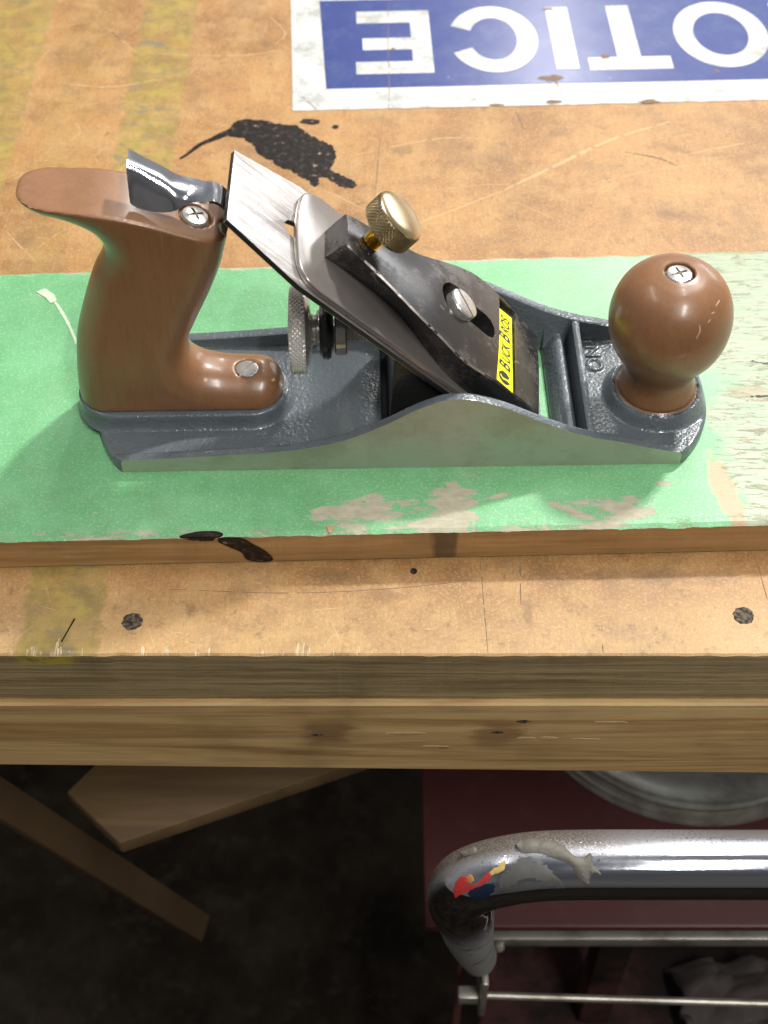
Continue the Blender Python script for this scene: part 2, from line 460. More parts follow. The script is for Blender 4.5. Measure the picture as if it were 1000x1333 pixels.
    f = s.noise(1, 5, 0.7, s.vec(scale=(14, 500, 420)))
    c = s.mix(s.step(g, 0.3, 0.68), (0.58, 0.395, 0.170), (0.30, 0.165, 0.055))
    c = s.mix(s.math('MULTIPLY', s.step(f, 0.45, 0.7), 0.35), c, (0.44, 0.31, 0.165))
    c = s.mix(s.math('MULTIPLY', s.step(s.noise(12, 5), 0.5, 0.75), 0.45), c, (0.12, 0.065, 0.03))
    kn = s.math('MAXIMUM', s.blob(49, 0, 22, 900), s.blob(-25, 0, 16, 900))
    c = s.mix(s.math('MULTIPLY', s.math('MULTIPLY', s.step(s.math('ADD', kn, s.math('MULTIPLY', s.math('SUBTRACT', s.noise(1, 5, 0.7, s.vec(scale=(25, 90, 160))), 0.5), 2.2)), 0.3, 0.9), s.math('SUBTRACT', 1.0, s.step(s.math('ABSOLUTE', s.math('ADD', s.xyz()[2], 0.057)), 0.004, 0.016))), 0.55), c, (0.13, 0.055, 0.018))
    c = s.mix(s.math('MULTIPLY', s.scratches(0.02, 12, 60, ((0.0, 2), (0.08, 17))), 0.4), c, (0.55, 0.42, 0.25))
    M['beam'] = s.set(color=c, rough=0.6, normal=s.bump(s.math('ADD', g, f), 0.35, 0.0008))
    s = Sh('splintered_pine')
    M['splinter'] = s.set(color=s.mix(s.noise(300, 4), (0.52, 0.36, 0.19), (0.34, 0.2, 0.09)), rough=0.7)
    s = Sh('dark_hole')
    M['hole'] = s.set(color=s.mix(s.step(s.noise(500, 4), 0.4, 0.65), (0.015, 0.012, 0.01), (0.15, 0.11, 0.07)), rough=0.75,
                      normal=s.bump(s.noise(600, 4), 0.8, 0.001))
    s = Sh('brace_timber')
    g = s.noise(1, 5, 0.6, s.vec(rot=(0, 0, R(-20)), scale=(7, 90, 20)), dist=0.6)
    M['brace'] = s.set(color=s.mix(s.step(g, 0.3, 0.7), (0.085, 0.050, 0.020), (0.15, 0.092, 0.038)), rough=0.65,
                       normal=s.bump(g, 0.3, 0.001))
    s = Sh('dark_brace_timber')
    M['brace2'] = s.set(color=s.mix(s.noise(30, 5), (0.045, 0.026, 0.012), (0.09, 0.055, 0.025)), rough=0.8, spec=0.2)  # darker timber tone for the diagonal brace
    # --- sign
    s = Sh('worn_white_vinyl')
    d = s.step(s.noise(45, 8, 0.8), 0.44, 0.64)
    c = s.mix(s.math('MULTIPLY', d, 0.75), (0.56, 0.57, 0.55), (0.27, 0.27, 0.25))
    c = s.mix(s.math('MULTIPLY', s.step(s.noise(230, 6, 0.8), 0.63, 0.68), 0.7), c, (0.14, 0.12, 0.10))
    c = s.mix(s.math('MULTIPLY', s.scratches(0.035, 20, 45), 0.55), c, (0.30, 0.30, 0.30))
    M['white'] = s.set(coat=0.32, coatr=0.22, color=c, rough=s.math('ADD', 0.42, s.math('MULTIPLY', s.noise(50, 4), 0.3)), normal=s.bump(s.noise(70, 5), 0.2, 0.0008))
    s = Sh('worn_blue_vinyl')
    d = s.step(s.noise(45, 6, 0.72), 0.46, 0.75)
    c = s.mix(d, (0.006, 0.026, 0.18), (0.030, 0.062, 0.20))
    c = s.mix(s.math('MULTIPLY', s.step(s.noise(260, 6, 0.8), 0.655, 0.69), 0.6), c, (0.45, 0.48, 0.55))
    c = s.mix(s.math('MULTIPLY', s.step(s.noise(120, 5, 0.75, s.vec(loc=(3, 2, 0))), 0.66, 0.74), 0.6), c, (0.10, 0.10, 0.12))
    c = s.mix(s.math('MULTIPLY', s.scratches(0.035, 24, 40), 0.55), c, (0.30, 0.35, 0.52))
    M['blue'] = s.set(coat=0.32, coatr=0.22, color=c, rough=s.math('ADD', 0.34, s.math('MULTIPLY', s.noise(60, 4), 0.3)), normal=s.bump(s.noise(120, 6, 0.7), 0.3, 0.0006))
    # --- black dried paint
    s = Sh('dried_black_paint')
    sp = s.step(s.noise(300, 5, 0.7), 0.645, 0.68)
    c = s.mix(s.step(s.noise(300, 4), 0.45, 0.75), (0.010, 0.008, 0.007), (0.055, 0.036, 0.028))
    c = s.mix(sp, c, (0.52, 0.36, 0.24))
    M['tar'] = s.set(color=c, rough=0.45, spec=0.2, normal=s.bump(s.noise(420, 5), 0.5, 0.0005))
    s = Sh('pale_scuff')
    M['scuff'] = s.set(color=s.mix(s.noise(500, 4), (0.58, 0.40, 0.22), (0.42, 0.245, 0.10)), rough=0.6)
    s = Sh('grime_line')
    M['grime'] = s.set(color=s.mix(s.noise(400, 3), (0.24, 0.15, 0.085), (0.12, 0.08, 0.05)), rough=0.7)
    s = Sh('dried_glue')
    M['glue'] = s.set(color=(0.55, 0.66, 0.48), rough=0.45)
    s = Sh('grey_adhesive')
    M['adh'] = s.set(color=s.mix(s.noise(160, 4), (0.08, 0.074, 0.062), (0.16, 0.146, 0.12)), rough=0.6,
                     normal=s.bump(s.noise(280, 4), 0.6, 0.0012))
    s = Sh('grey_dirt_film')
    M['adh2'] = s.set(color=s.mix(s.noise(90, 5, 0.7), (0.035, 0.035, 0.035), (0.12, 0.115, 0.105)), rough=0.5)
    # --- dusty chrome tube
    s = Sh('dusty_chrome_tube')
    geo = s.t.nodes.new('ShaderNodeNewGeometry')
    sn = s.t.nodes.new('ShaderNodeSeparateXYZ')
    s.link(geo.outputs['Normal'], sn.inputs[0])
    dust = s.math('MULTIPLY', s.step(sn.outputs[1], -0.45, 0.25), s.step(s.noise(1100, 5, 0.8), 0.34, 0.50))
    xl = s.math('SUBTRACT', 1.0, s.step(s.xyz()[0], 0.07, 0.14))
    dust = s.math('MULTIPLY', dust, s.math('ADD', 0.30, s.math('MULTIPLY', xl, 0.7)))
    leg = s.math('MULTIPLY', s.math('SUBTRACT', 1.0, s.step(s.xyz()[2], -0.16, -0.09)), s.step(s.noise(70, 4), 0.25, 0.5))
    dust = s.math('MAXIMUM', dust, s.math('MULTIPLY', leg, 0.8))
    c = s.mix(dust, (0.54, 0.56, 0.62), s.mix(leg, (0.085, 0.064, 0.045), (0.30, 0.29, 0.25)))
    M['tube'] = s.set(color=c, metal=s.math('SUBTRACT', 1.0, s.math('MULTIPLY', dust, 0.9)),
                      rough=s.math('ADD', 0.07, s.math('MULTIPLY', dust, 0.6)),
                      normal=s.bump(s.noise(60, 3), 0.08, 0.001))
    s = Sh('red_cart_paint')
    c = s.mix(s.noise(12, 5), (0.070, 0.018, 0.018), (0.10, 0.032, 0.030))
    c = s.mix(s.math('MULTIPLY', s.step(s.noise(60, 5, 0.7), 0.5, 0.8), 0.4), c, (0.14, 0.065, 0.055))
    M['red'] = s.set(color=c, rough=0.42)
    s = Sh('dull_steel')
    c = s.mix(s.step(s.noise(40, 5), 0.35, 0.7), (0.46, 0.44, 0.39), (0.24, 0.21, 0.17))
    M['dull'] = s.set(color=c, metal=0.75, rough=0.42, normal=s.bump(s.noise(90, 4), 0.2, 0.001))
    s = Sh('pan_metal')
    c = s.mix(s.step(s.noise(22, 6, 0.7), 0.4, 0.7), (0.52, 0.54, 0.50), (0.28, 0.27, 0.23))
    M['pan'] = s.set(color=c, metal=0.65, rough=0.38, normal=s.bump(s.noise(50, 5), 0.3, 0.002))
    s = Sh('debris_rag')
    M['rag'] = s.set(color=s.mix(s.noise(60, 4), (0.075, 0.065, 0.06), (0.035, 0.022, 0.02)), rough=0.8)
    s = Sh('dark_iron')
    M['iron'] = s.set(color=s.mix(s.step(s.noise(14, 5, 0.7), 0.4, 0.65), (0.010, 0.007, 0.006), (0.05, 0.020, 0.018)), rough=0.7, spec=0.15)
    # --- floor
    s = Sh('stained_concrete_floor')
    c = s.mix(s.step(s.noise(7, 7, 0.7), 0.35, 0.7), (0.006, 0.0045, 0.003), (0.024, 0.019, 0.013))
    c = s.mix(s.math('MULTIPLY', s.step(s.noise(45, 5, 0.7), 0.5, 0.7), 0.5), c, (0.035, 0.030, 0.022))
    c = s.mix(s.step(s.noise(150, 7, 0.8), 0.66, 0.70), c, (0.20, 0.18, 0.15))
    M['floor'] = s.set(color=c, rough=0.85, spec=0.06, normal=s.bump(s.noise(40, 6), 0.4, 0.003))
    for nm, cc in (('reflection_red', (0.48, 0.035, 0.035)), ('reflection_yellow', (0.55, 0.40, 0.12)), ('reflection_blue', (0.006, 0.014, 0.036)),
                   ('reflection_orange', (0.55, 0.22, 0.06))):  # workshop colours mirrored in the chrome, painted as small patches
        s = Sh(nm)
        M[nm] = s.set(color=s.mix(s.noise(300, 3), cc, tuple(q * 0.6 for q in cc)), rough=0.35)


mk_materials()


# ------------------------------------------------------------------ mesh helpers (mm in, metres out)
def link(name, me, mat, parent=None, smooth=False, angle=None):
    me.validate()
    o = bpy.data.objects.new(name, me)
    COL.objects.link(o)
    mats = mat if isinstance(mat, (list, tuple)) else [mat]
    for m in mats:
        me.materials.append(m)
    if parent is not None:
        o.parent = parent
    if smooth:
        me.polygons.foreach_set('use_smooth', [True] * len(me.polygons))
        if angle:
            me.set_sharp_from_angle(angle=R(angle))
    return o


def pyd(name, verts, faces, mat, parent=None, smooth=False, angle=None):
    me = bpy.data.meshes.new(name)
    me.from_pydata([tuple(float(c) * S for c in v) for v in verts], [], [tuple(int(i) for i in f) for f in faces])
    me.update()
    bm = bmesh.new()
    bm.from_mesh(me)
    bmesh.ops.recalc_face_normals(bm, faces=bm.faces)
    bm.to_mesh(me)
    bm.free()
    return link(name, me, mat, parent, smooth, angle)


def bevel(o, w=0.6, seg=2, angle=30):
    bm = bmesh.new()
    bm.from_mesh(o.data)
    ed = [e for e in bm.edges if len(e.link_faces) == 2 and e.calc_face_angle(0) > R(angle)]
    bmesh.ops.bevel(bm, geom=ed, offset=w * S, segments=seg, profile=0.5, affect='EDGES', clamp_overlap=True)
    bm.to_mesh(o.data)
    bm.free()
    o.data.polygons.foreach_set('use_smooth', [True] * len(o.data.polygons))
    o.data.set_sharp_from_angle(angle=R(35))
    return o


def boolean(o, cutter):
    md = o.modifiers.new('cut', 'BOOLEAN')
    md.object = cutter
    md.operation = 'DIFFERENCE'
    md.solver = 'EXACT'
    bpy.context.view_layer.update()
    dg = bpy.context.evaluated_depsgraph_get()
    me = bpy.data.meshes.new_from_object(o.evaluated_get(dg))
    o.modifiers.clear()
    if len(me.vertices) > 0.6 * len(o.data.vertices):
        o.data = me
    bpy.data.objects.remove(cutter)
    return o


def prism(name, outline, f, mat, parent=None, lo=0, hi=1):
    """outline: list of 2-D points; f(a, b, c) -> 3-D point, c from lo to hi"""
    n = len(outline)
    v = [f(a, b, lo) for a, b in outline] + [f(a, b, hi) for a, b in outline]
    fc = [tuple(range(n))[::-1], tuple(range(n, 2 * n))]
    fc += [(i, (i + 1) % n, n + (i + 1) % n, n + i) for i in range(n)]
    return pyd(name, v, fc, mat, parent)


def box(name, lo, hi, mat, parent=None, bv=0.0):
    x0, y0, z0 = lo
    x1, y1, z1 = hi
    o = prism(name, [(x0, y0), (x1, y0), (x1, y1), (x0, y1)], lambda a, b, c: (a, b, c), mat, parent, z0, z1)
    if bv:
        bevel(o, bv)
    return o


def lathe(name, prof, f, mat, parent=None, seg=64, smooth=True, angle=38):
    """prof: (radius, height) list; f(x, y, h) -> 3-D point"""
    v, fc = [], []
    for r, h in prof:
        for k in range(seg):
            a = 2 * math.pi * k / seg
            v.append(f(r * math.cos(a), r * math.sin(a), h))
    for i in range(len(prof) - 1):
        for k in range(seg):
            k2 = (k + 1) % seg
            fc.append((i * seg + k, i * seg + k2, (i + 1) * seg + k2, (i + 1) * seg + k))
    if prof[0][0] > 1e-6:
        fc.append(tuple(range(seg))[::-1])
    if prof[-1][0] > 1e-6:
        fc.append(tuple((len(prof) - 1) * seg + k for k in range(seg)))
    me = pyd(name, v, fc, mat, parent, smooth, angle)
    bm = bmesh.new()
    bm.from_mesh(me.data)
    bmesh.ops.remove_doubles(bm, verts=bm.verts, dist=1e-7)
    bm.to_mesh(me.data)
    bm.free()
    return me


def tube(name, pts, rad, mat, parent=None, seg=24, flat=None):
    """tube through 3-D points; rad a number or list; flat: list of (a, b) squash"""
    n = len(pts)
    P = [Vector(p) for p in pts]
    rr = rad if isinstance(rad, (list, tuple)) else [rad] * n
    v, fc = [], []
    up = Vector((0, 0, 1))
    prev = None
    for i in range(n):
        t = (P[min(i + 1, n - 1)] - P[max(i - 1, 0)]).normalized()
        if prev is None:
            a = t.cross(up)
            if a.length < 0.1:
                a = t.cross(Vector((0, 1, 0)))
            a.normalize()
        else:
            a = (prev - t * prev.dot(t)).normalized()
        prev = a
        b = t.cross(a)
        fa, fb = flat[i] if flat else (1, 1)
        for k in range(seg):
            th = 2 * math.pi * k / seg
            v.append(P[i] + a * math.cos(th) * rr[i] * fa + b * math.sin(th) * rr[i] * fb)
    for i in range(n - 1):
        for k in range(seg):
            k2 = (k + 1) % seg
            fc.append((i * seg + k, i * seg + k2, (i + 1) * seg + k2, (i + 1) * seg + k))
    fc.append(tuple(range(seg))[::-1])
    fc.append(tuple((n - 1) * seg + k for k in range(seg)))
    return pyd(name, v, fc, mat, parent, True, 50)


def cr(pts, n=8, closed=False):
    """Catmull-Rom through points"""
    P = [np.array(p, float) for p in pts]
    m = len(P)
    out = []
    for i in range(m if closed else m - 1):
        if closed:
            a, b, c, d = P[(i - 1) % m], P[i], P[(i + 1) % m], P[(i + 2) % m]
        else:
            a, b, c, d = P[max(i - 1, 0)], P[i], P[i + 1], P[min(i + 2, m - 1)]
        for k in range(n):
            t = k / n
            out.append(0.5 * (2 * b + (c - a) * t + (2 * a - 5 * b + 4 * c - d) * t * t + (3 * b - a - 3 * c + d) * t ** 3))
    if not closed:
        out.append(P[-1])
    return out


def empty(name, loc=(0, 0, 0), rz=0):
    o = bpy.data.objects.new(name, None)
    COL.objects.link(o)
    o.location = [c * S for c in loc]
    o.rotation_euler = (0, 0, rz)
    o.empty_display_size = 0.02
    return o


def tag(o, label=None, cat=None, group=None, kind=None):
    if label:
        o['label'] = label
    if cat:
        o['category'] = cat
    if group:
        o['group'] = group
    if kind:
        o['kind'] = kind
    return o


def join(name, lst, mat, parent=None):
    """join (verts, faces) lists into one mesh"""
    v, f = [], []
    for a, b in lst:
        k = len(v)
        v += list(a)
        f += [tuple(i + k for i in q) for q in b]
    return pyd(name, v, f, mat, parent)


def flatpoly(pts, z0, z1, f=lambda a, b, c: (a, b, c)):
    """outline as a thin slab (verts, faces)"""
    n = len(pts)
    v = [f(a, b, z1) for a, b in pts] + [f(a, b, z0) for a, b in pts]
    fc = [tuple(range(n))] + [(i, n + i, n + (i + 1) % n, (i + 1) % n) for i in range(n)]
    return v, fc


# ================================================================== SETTING
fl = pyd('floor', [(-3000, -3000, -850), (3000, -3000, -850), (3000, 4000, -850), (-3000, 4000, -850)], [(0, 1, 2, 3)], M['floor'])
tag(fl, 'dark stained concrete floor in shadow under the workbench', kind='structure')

# ================================================================== WORKBENCH
bench = empty('workbench', (0, 400, -850))
bench.location = (0, 0, 0)
tag(bench, 'worn plywood workbench with a pine front beam, yellow paint stripes and scratches', 'workbench')


def bench_top():
    # dense along the front edge so that the sawn corner is uneven
    nx = 900
    xs = np.linspace(-900, 900, nx)
    ys = [0, 0.8, 3, 20, 48, 120, 300, 600, 1000]
    v, fc = [], []
    rng = np.random.RandomState(3)
    j = np.convolve(rng.randn(nx + 8), [.2, .3, .3, .2], 'same')[:nx]
    for yi, y in enumerate(ys):
        for i, x in enumerate(xs):
            if yi == 0:
                v.append((x, 0.25 * j[i], -0.7 - 0.25 * abs(j[i])))
            elif yi == 1:
                v.append((x, 0.9 + 0.2 * j[i], -0.08))
            else:
                v.append((x, y, 0))
    for a in range(len(ys) - 1):
        for i in range(nx - 1):
            fc.append((a * nx + i, a * nx + i + 1, (a + 1) * nx + i + 1, (a + 1) * nx + i))
    k = len(v)
    for i, x in enumerate(xs):
        v.append((x, 0.25 * j[i] * 0.4, -33))
    for i in range(nx - 1):
        fc.append((k + i, k + i + 1, i + 1, i))
    nb = len(v)
    v += [(-900, 1000, -33), (900, 1000, -33)]
    fc += [(k, k + nx - 1, nb + 1, nb)]
    o = pyd('bench_top', v, fc, [M['bench'], M['frontedge']], bench)
    for p in o.data.polygons:
        if abs(p.normal.y) > 0.8:
            p.material_index = 1
    return o


bench_top()
# front beam, slightly proud and not quite level at the bottom
v = []
nbx = 60
bx = np.linspace(-900, 900, nbx)
prof = []
for x in bx:
    zb = -89.6 - x * 0.0218
    zt = -33.6
    v += [(x, -1.7, zt), (x, -2.8, zt - 0.8), (x, -2.8, zb + 2.0), (x, -1.0, zb), (x, 38, zb), (x, 38, zt)]
fc = []
for i in range(nbx - 1):
    for k in range(6):
        fc.append((i * 6 + k, i * 6 + (k + 1) % 6, (i + 1) * 6 + (k + 1) % 6, (i + 1) * 6 + k))
pyd('front_beam', v, fc, M['beam'], bench)

rng = random.Random(5)


def rough_disc(cx, cy, r, z0, z1, n=22, jit=0.12, axis='z', sy=1.0):
    pts = []
    for k in range(n):
        a = 2 * math.pi * k / n
        q = r * (1 + rng.uniform(-jit, jit))
        pts.append((cx + q * math.cos(a), cy + q * sy * math.sin(a)))
    return flatpoly(pts, z0, z1)


for cx, cy, r in ((-103.9, 16.3, 3.7), (148.8, 19.4, 3.7)):
    ring_v, ring_f = [], []
    n = 28
    rad = [(1.15, 0.12), (1.0, 0.45), (0.80, 0.25), (0.55, 0.12), (0.3, 0.35)]
    for (q, h) in rad:
        for k in range(n):
            a = 2 * math.pi * k / n
            rr = r * q * (1 + rng.uniform(-0.09, 0.09))
            ring_v.append((cx + rr * math.cos(a), cy + rr * math.sin(a), h + rng.uniform(-.1, .1) + 0.06))
    for i in range(len(rad) - 1):
        for k in range(n):
            ring_f.append((i * n + k, i * n + (k + 1) % n, (i + 1) * n + (k + 1) % n, (i + 1) * n + k))
    ring_f.append(tuple((len(rad) - 1) * n + k for k in range(n)))
    pyd('nail_hole', ring_v, ring_f, M['hole'], bench, True)

# dried black paint splash on the bench, traced
spl = [(-87, 356), (-84, 362), (-76, 364), (-66, 362), (-58, 359), (-50, 358.5), (-44, 352), (-38, 346), (-33, 343), (-28, 337),
       (-26.5, 330), (-28, 323), (-29, 317), (-24, 314), (-19, 309.5), (-15, 306), (-16.5, 302), (-22, 302.5), (-27, 307), (-32, 311),
       (-36, 310), (-35.5, 305), (-38.5, 303.5), (-42, 309), (-47, 313), (-52, 318), (-58, 321), (-63, 327), (-70, 333),
       (-73, 340), (-79, 346), (-87, 349), (-90, 352)]
rag = []
for p in cr(spl, 5, True):
    q = mnoise.noise(Vector((p[0] * 0.6, p[1] * 0.6, 0))) * 1.5
    rag.append((p[0] + q, p[1] + q * 0.7 + rng.uniform(-.35, .35)))
tail = [(-90, 353), (-97, 347), (-104, 341), (-110, 332), (-113, 328), (-111, 328), (-106, 334), (-101, 340), (-95, 344), (-88, 349)]
join('black_paint_splash', [flatpoly(rag, -0.1, 0.30), flatpoly([tuple(p) for p in cr(tail, 4, True)], -0.1, 0.2),
                            rough_disc(-42, 362, 5.5, -0.1, 0.18, 16, .2, sy=.5), rough_disc(-27.5, 357, 1.9, -0.1, 0.2)], M['tar'], bench)
join('black_paint_drop', [rough_disc(12.5, 42.5, 1.5, -0.1, 0.2)], M['tar'], bench)
join('black_paint_streak', [flatpoly([(-128.2, 18), (-127.5, 17.8), (-131.4, 6.2), (-131.9, 6.4)], -0.1, 0.12)], M['tar'], bench)


def strip(pts, w, z0=-0.05, z1=0.06, gap=-0.30):
    P = cr(pts, 14)
    L, Rr = [], []
    n = len(P)
    for i in range(n):
        t = P[min(i + 1, n - 1)] - P[max(i - 1, 0)]
        t = t / np.linalg.norm(t)
        ww = w * (0.35 + 0.65 * math.sin(math.pi * min(max(i / (n - 1), .03), .97))) * (1 + rng.uniform(-.3, .3)) / 2
        L.append((P[i][0] - t[1] * ww, P[i][1] + t[0] * ww))
        Rr.append((P[i][0] + t[1] * ww, P[i][1] - t[0] * ww))
    v = [(a, b, z1) for a, b in L] + [(a, b, z1) for a, b in Rr]
    f = [(i, i + 1, n + i + 1, n + i) for i in range(n - 1) if mnoise.noise(Vector((i * 0.45 + P[0][0], P[0][1], 4))) > gap]
    return v, f


# scuffs (pale) and knife lines (dark) on the bench top: coordinates read on the bench plane
sc = [strip([(62, 298), (95, 322), (127, 345), (162, 362)], 2.4), strip([(0, 262), (40, 285), (64, 300)], 1.0),
      strip([(-190, 400), (-160, 396), (-130, 404)], 1.0), strip([(-150, 431), (-90, 428), (-62, 434)], 0.9),
      strip([(70, 290), (96, 272)], 0.5), strip([(100, 300), (150, 318), (196, 324)], 0.6), strip([(165, 331), (205, 343)], 0.9),
      strip([(28, 300), (58, 305), (90, 303)], 0.5), strip([(-20, 330), (30, 346), (60, 345)], 0.9),
      strip([(-175, 362), (-171, 352), (-176, 344)], 0.8), strip([(-70, 470), (-60, 452), (-66, 440)], 0.8),
      strip([(75, 35), (88, 22)], 0.4), strip([(138, 38), (160, 41)], 0.4), strip([(-150, 300), (-140, 330)], 0.5),
      strip([(150, 345), (180, 352)], 0.5), strip([(-200, 440), (-205, 420)], 0.5)]
for k in range(70):
    x_, y_ = (rng.uniform(-230, 230), rng.choice([rng.uniform(235, 480), rng.uniform(235, 480), rng.uniform(235, 480), rng.uniform(4, 40)]))
    a_, l_ = rng.uniform(0, math.pi), rng.uniform(4, 34) * (0.4 if y_ < 50 else 1)
    if x_ > -70 and y_ + l_ > 368:
        continue
    sc.append(strip([(x_, y_), (x_ + l_ * .5 * math.cos(a_) + rng.uniform(-.6, .6), y_ + l_ * .5 * math.sin(a_)), (x_ + l_ * math.cos(a_), max(1.5, y_ + l_ * math.sin(a_)))], rng.choice([.25, .3, .4, .7])))
o = join('pale_scuff_marks', sc, M['scuff'], bench)
o['kind'] = 'stuff'
dl = [strip([(0, 372), (-2.5, 340), (-4, 310), (-6, 285)], 0.45), strip([(-90, 33), (-40, 31), (5, 33.5), (38, 38)], 0.4),
      strip([(159, 47), (160.5, 20), (161, 0.5)], 0.45), strip([(41, 50), (41.6, 25), (42.2, 1)], 0.4), strip([(58, 47), (57, 25)], 0.6),
      strip([(134, 334), (152, 328), (160, 322)], 1.2), strip([(75, 374), (79, 355)], 0.7), strip([(89, 5), (89, 1)], 0.5)]
o = join('dark_knife_lines', dl, M['grime'], bench)
o['kind'] = 'stuff'

# dents and torn splinters in the beam face
def beam_patch(name, cx, cz, rx, rz, mat, d, rot=0.0):
    pts = []
    for k in range(18):
        a = 2 * math.pi * k / 18
        q = 1 + rng.uniform(-.25, .25)
        x, z = rx * q * math.cos(a), rz * q * math.sin(a)
        pts.append((cx + x * math.cos(rot) - z * math.sin(rot), cz + x * math.sin(rot) + z * math.cos(rot)))
    n = len(pts)
    v = [(a, -2.8 - d, b) for a, b in pts] + [(a, -2.6, b) for a, b in pts] + [(cx, -2.8 - d * 1.6, cz)]
    f = [(i, (i + 1) % n, 2 * n) for i in range(n)] + [(i, (i + 1) % n, n + (i + 1) % n, n + i) for i in range(n)]
    return pyd(name, v, f, mat, bench)


for a in ((60, -47, 2.9, 1.1), (-29, -58, 2.8, .9), (49, -56, 2.6, .9), (26, -69, 2.8, .7)):
    beam_patch('dent', *a, M['hole'], 0.08)
for a in ((97, -47.5, 7, .8, .0), (9, -57, 8, 1.0, .02), (62, -61, 4, .8, 0), (72, -61, 4, 1.1, 0), (22, -68, 6, .7, -.03), (88, -61.5, 6, .5, 0),
          (172, -43, 5, .9, .2)):
    beam_patch('splinter', a[0], a[1], a[2], a[3], M['splinter'], 0.25, a[4])

# braces under the bench
def bar3(name, p0, p1, wdt, thk, mat, parent, roll=0.0):
    p0, p1 = Vector(p0), Vector(p1)
    t = (p1 - p0).normalized()
    camv = Vector((0, -321, 481)) - (p0 + p1) / 2
    a = t.cross(camv).normalized()
    b = a.cross(t).normalized()
    a, b = a * math.cos(roll) + b * math.sin(roll), b * math.cos(roll) - a * math.sin(roll)
    v = []
    for p in (p0, p1):
        for sa, sb in ((-1, -1), (1, -1), (1, 1), (-1, 1)):
            v.append(p + a * wdt / 2 * sa + b * thk / 2 * sb)
    f = [(0, 1, 2, 3), (7, 6, 5, 4)] + [(i, (i + 1) % 4, 4 + (i + 1) % 4, 4 + i) for i in range(4)]
    o = pyd(name, v, f, mat, parent)
    bevel(o, 1.5)
    return o


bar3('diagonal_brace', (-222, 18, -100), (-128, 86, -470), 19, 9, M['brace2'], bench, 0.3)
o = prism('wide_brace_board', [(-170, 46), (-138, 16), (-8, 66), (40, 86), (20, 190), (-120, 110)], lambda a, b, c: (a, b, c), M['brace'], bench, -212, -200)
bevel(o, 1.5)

# ================================================================== SIGN
SA = 0.0385


def sg(a, b, c):
    return (-52.3 + a * math.cos(SA) - b * math.sin(SA), 372.2 + a * math.sin(SA) + b * math.cos(SA), c)


sign = empty('notice_sign', (-52.3, 372.2, 0))
sign.location = (0, 0, 0)
tag(sign, 'worn blue and white vinyl NOTICE sign lying upside down on the bench', 'sign')


def ragged(x0, x1, y0, y1, j=0.5, n=90):
    pts = []
    for k in range(n):
        q = mnoise.noise(Vector((k * 0.7, 3.1, 0)))
        pts.append((x0 + (x1 - x0) * k / n, y0 + j * q + (1.4 * max(0, q - .35) * 3)))
    pts.append((x1, y0))
    pts.append((x1, y1))
    pts.append((x0 - 4, y1))
    for k in range(8):
        pts.append((x0 - 4 + 4 * (k + 1) / 8 + rng.uniform(-.25, .25), y1 + (y0 - y1) * (k + 1) / 9))
    return pts


v_, f_ = flatpoly(ragged(0, 385, 0, 262, 0.7), 0.05, 0.35, sg)
pyd('white_vinyl_sheet', v_, f_, M['white'], sign)
v_, f_ = flatpoly([(19.5, 20.5), (365, 20.5), (365, 115), (16.5, 115)], 0.352, 0.40, sg)
pyd('blue_panel', v_, f_, M['blue'], sign)


def bars(rects):
    return [flatpoly(r, 0.402, 0.44, sg) for r in rects]


def rc(a0, b0, a1, b1):
    return [(a0, b0), (a1, b0), (a1, b1), (a0, b1)]


# E, upside down (spine on the right as seen from the front of the bench)
join('letter_e', bars([rc(71.5, 34.5, 83.5, 101.5), rc(37.5, 34.5, 71.5, 47), rc(42, 59.5, 71.5, 72), rc(39, 88.5, 71.5, 101.5)]), M['white'], sign)


def ring(cx, cy, rx, ry, ix, iy, a0=0, a1=2 * math.pi, n=56):
    v, f = [], []
    for k in range(n + 1):
        a = a0 + (a1 - a0) * k / n
        v.append(sg(cx + rx * math.cos(a), cy + ry * math.sin(a), .44))
        v.append(sg(cx + ix * math.cos(a), cy + iy * math.sin(a), .44))
    for k in range(n):
        f.append((2 * k, 2 * k + 1, 2 * k + 3, 2 * k + 2))
    return v, f


join('letter_c', [ring(121, 69, 27, 35.5, 14.5, 22.5, math.pi + 0.42, 3 * math.pi - 0.42)], M['white'], sign)
join('letter_i', bars([rc(156, 35.5, 169.5, 102)]), M['white'], sign)
join('letter_t', bars([rc(175.5, 33.5, 225, 46.5), rc(193.5, 46.5, 207.5, 102.5)]), M['white'], sign)
join('letter_o', [ring(259.5, 69, 28.5, 35.5, 16.5, 23)], M['white'], sign)
join('letter_n', bars([rc(295, 34.5, 308, 101.5), rc(331, 34.5, 344, 101.5), [(308, 34.5), (320, 34.5), (331, 101.5), (319, 101.5)]]), M['white'], sign)
def sstrip(pts, w):
    v, f = strip(pts, w)
    return [sg(a, b, 0.46) for a, b, _ in v], f
for q_ in ([sstrip([(55, -0.2), (56.5, 30), (57.5, 70), (60, 120)], 0.5), sstrip([(14, 0.5), (5, 14)], 0.6),
                sstrip([(100, 3), (118, 17)], 0.4), sstrip([(149, 18), (153, 24), (157, 2)], 0.8)]):
    join('crease', [q_], M['grime'], sign)
g_ = []
for cx, cy, r, k in ((152, 26, 7, .5), (150, 3, 6, .35), (158, 100, 4, .4), (205, 1, 6, .3), (60, 60, 1.5, 1), (186, 47, 3, .8), (250, 30, 2, .6), (117, 1, 4, .35)):
    pts = [(cx + r * (1 + rng.uniform(-.4, .3)) * math.cos(t * .35), cy + r * k * (1 + rng.uniform(-.4, .3)) * math.sin(t * .35)) for t in range(18)]
    v, f = flatpoly(pts, 0.45, 0.47, sg)
    g_.append((v, f[:1]))
for q_ in g_:
    join('grime_spot', [q_], M['grime'], sign)

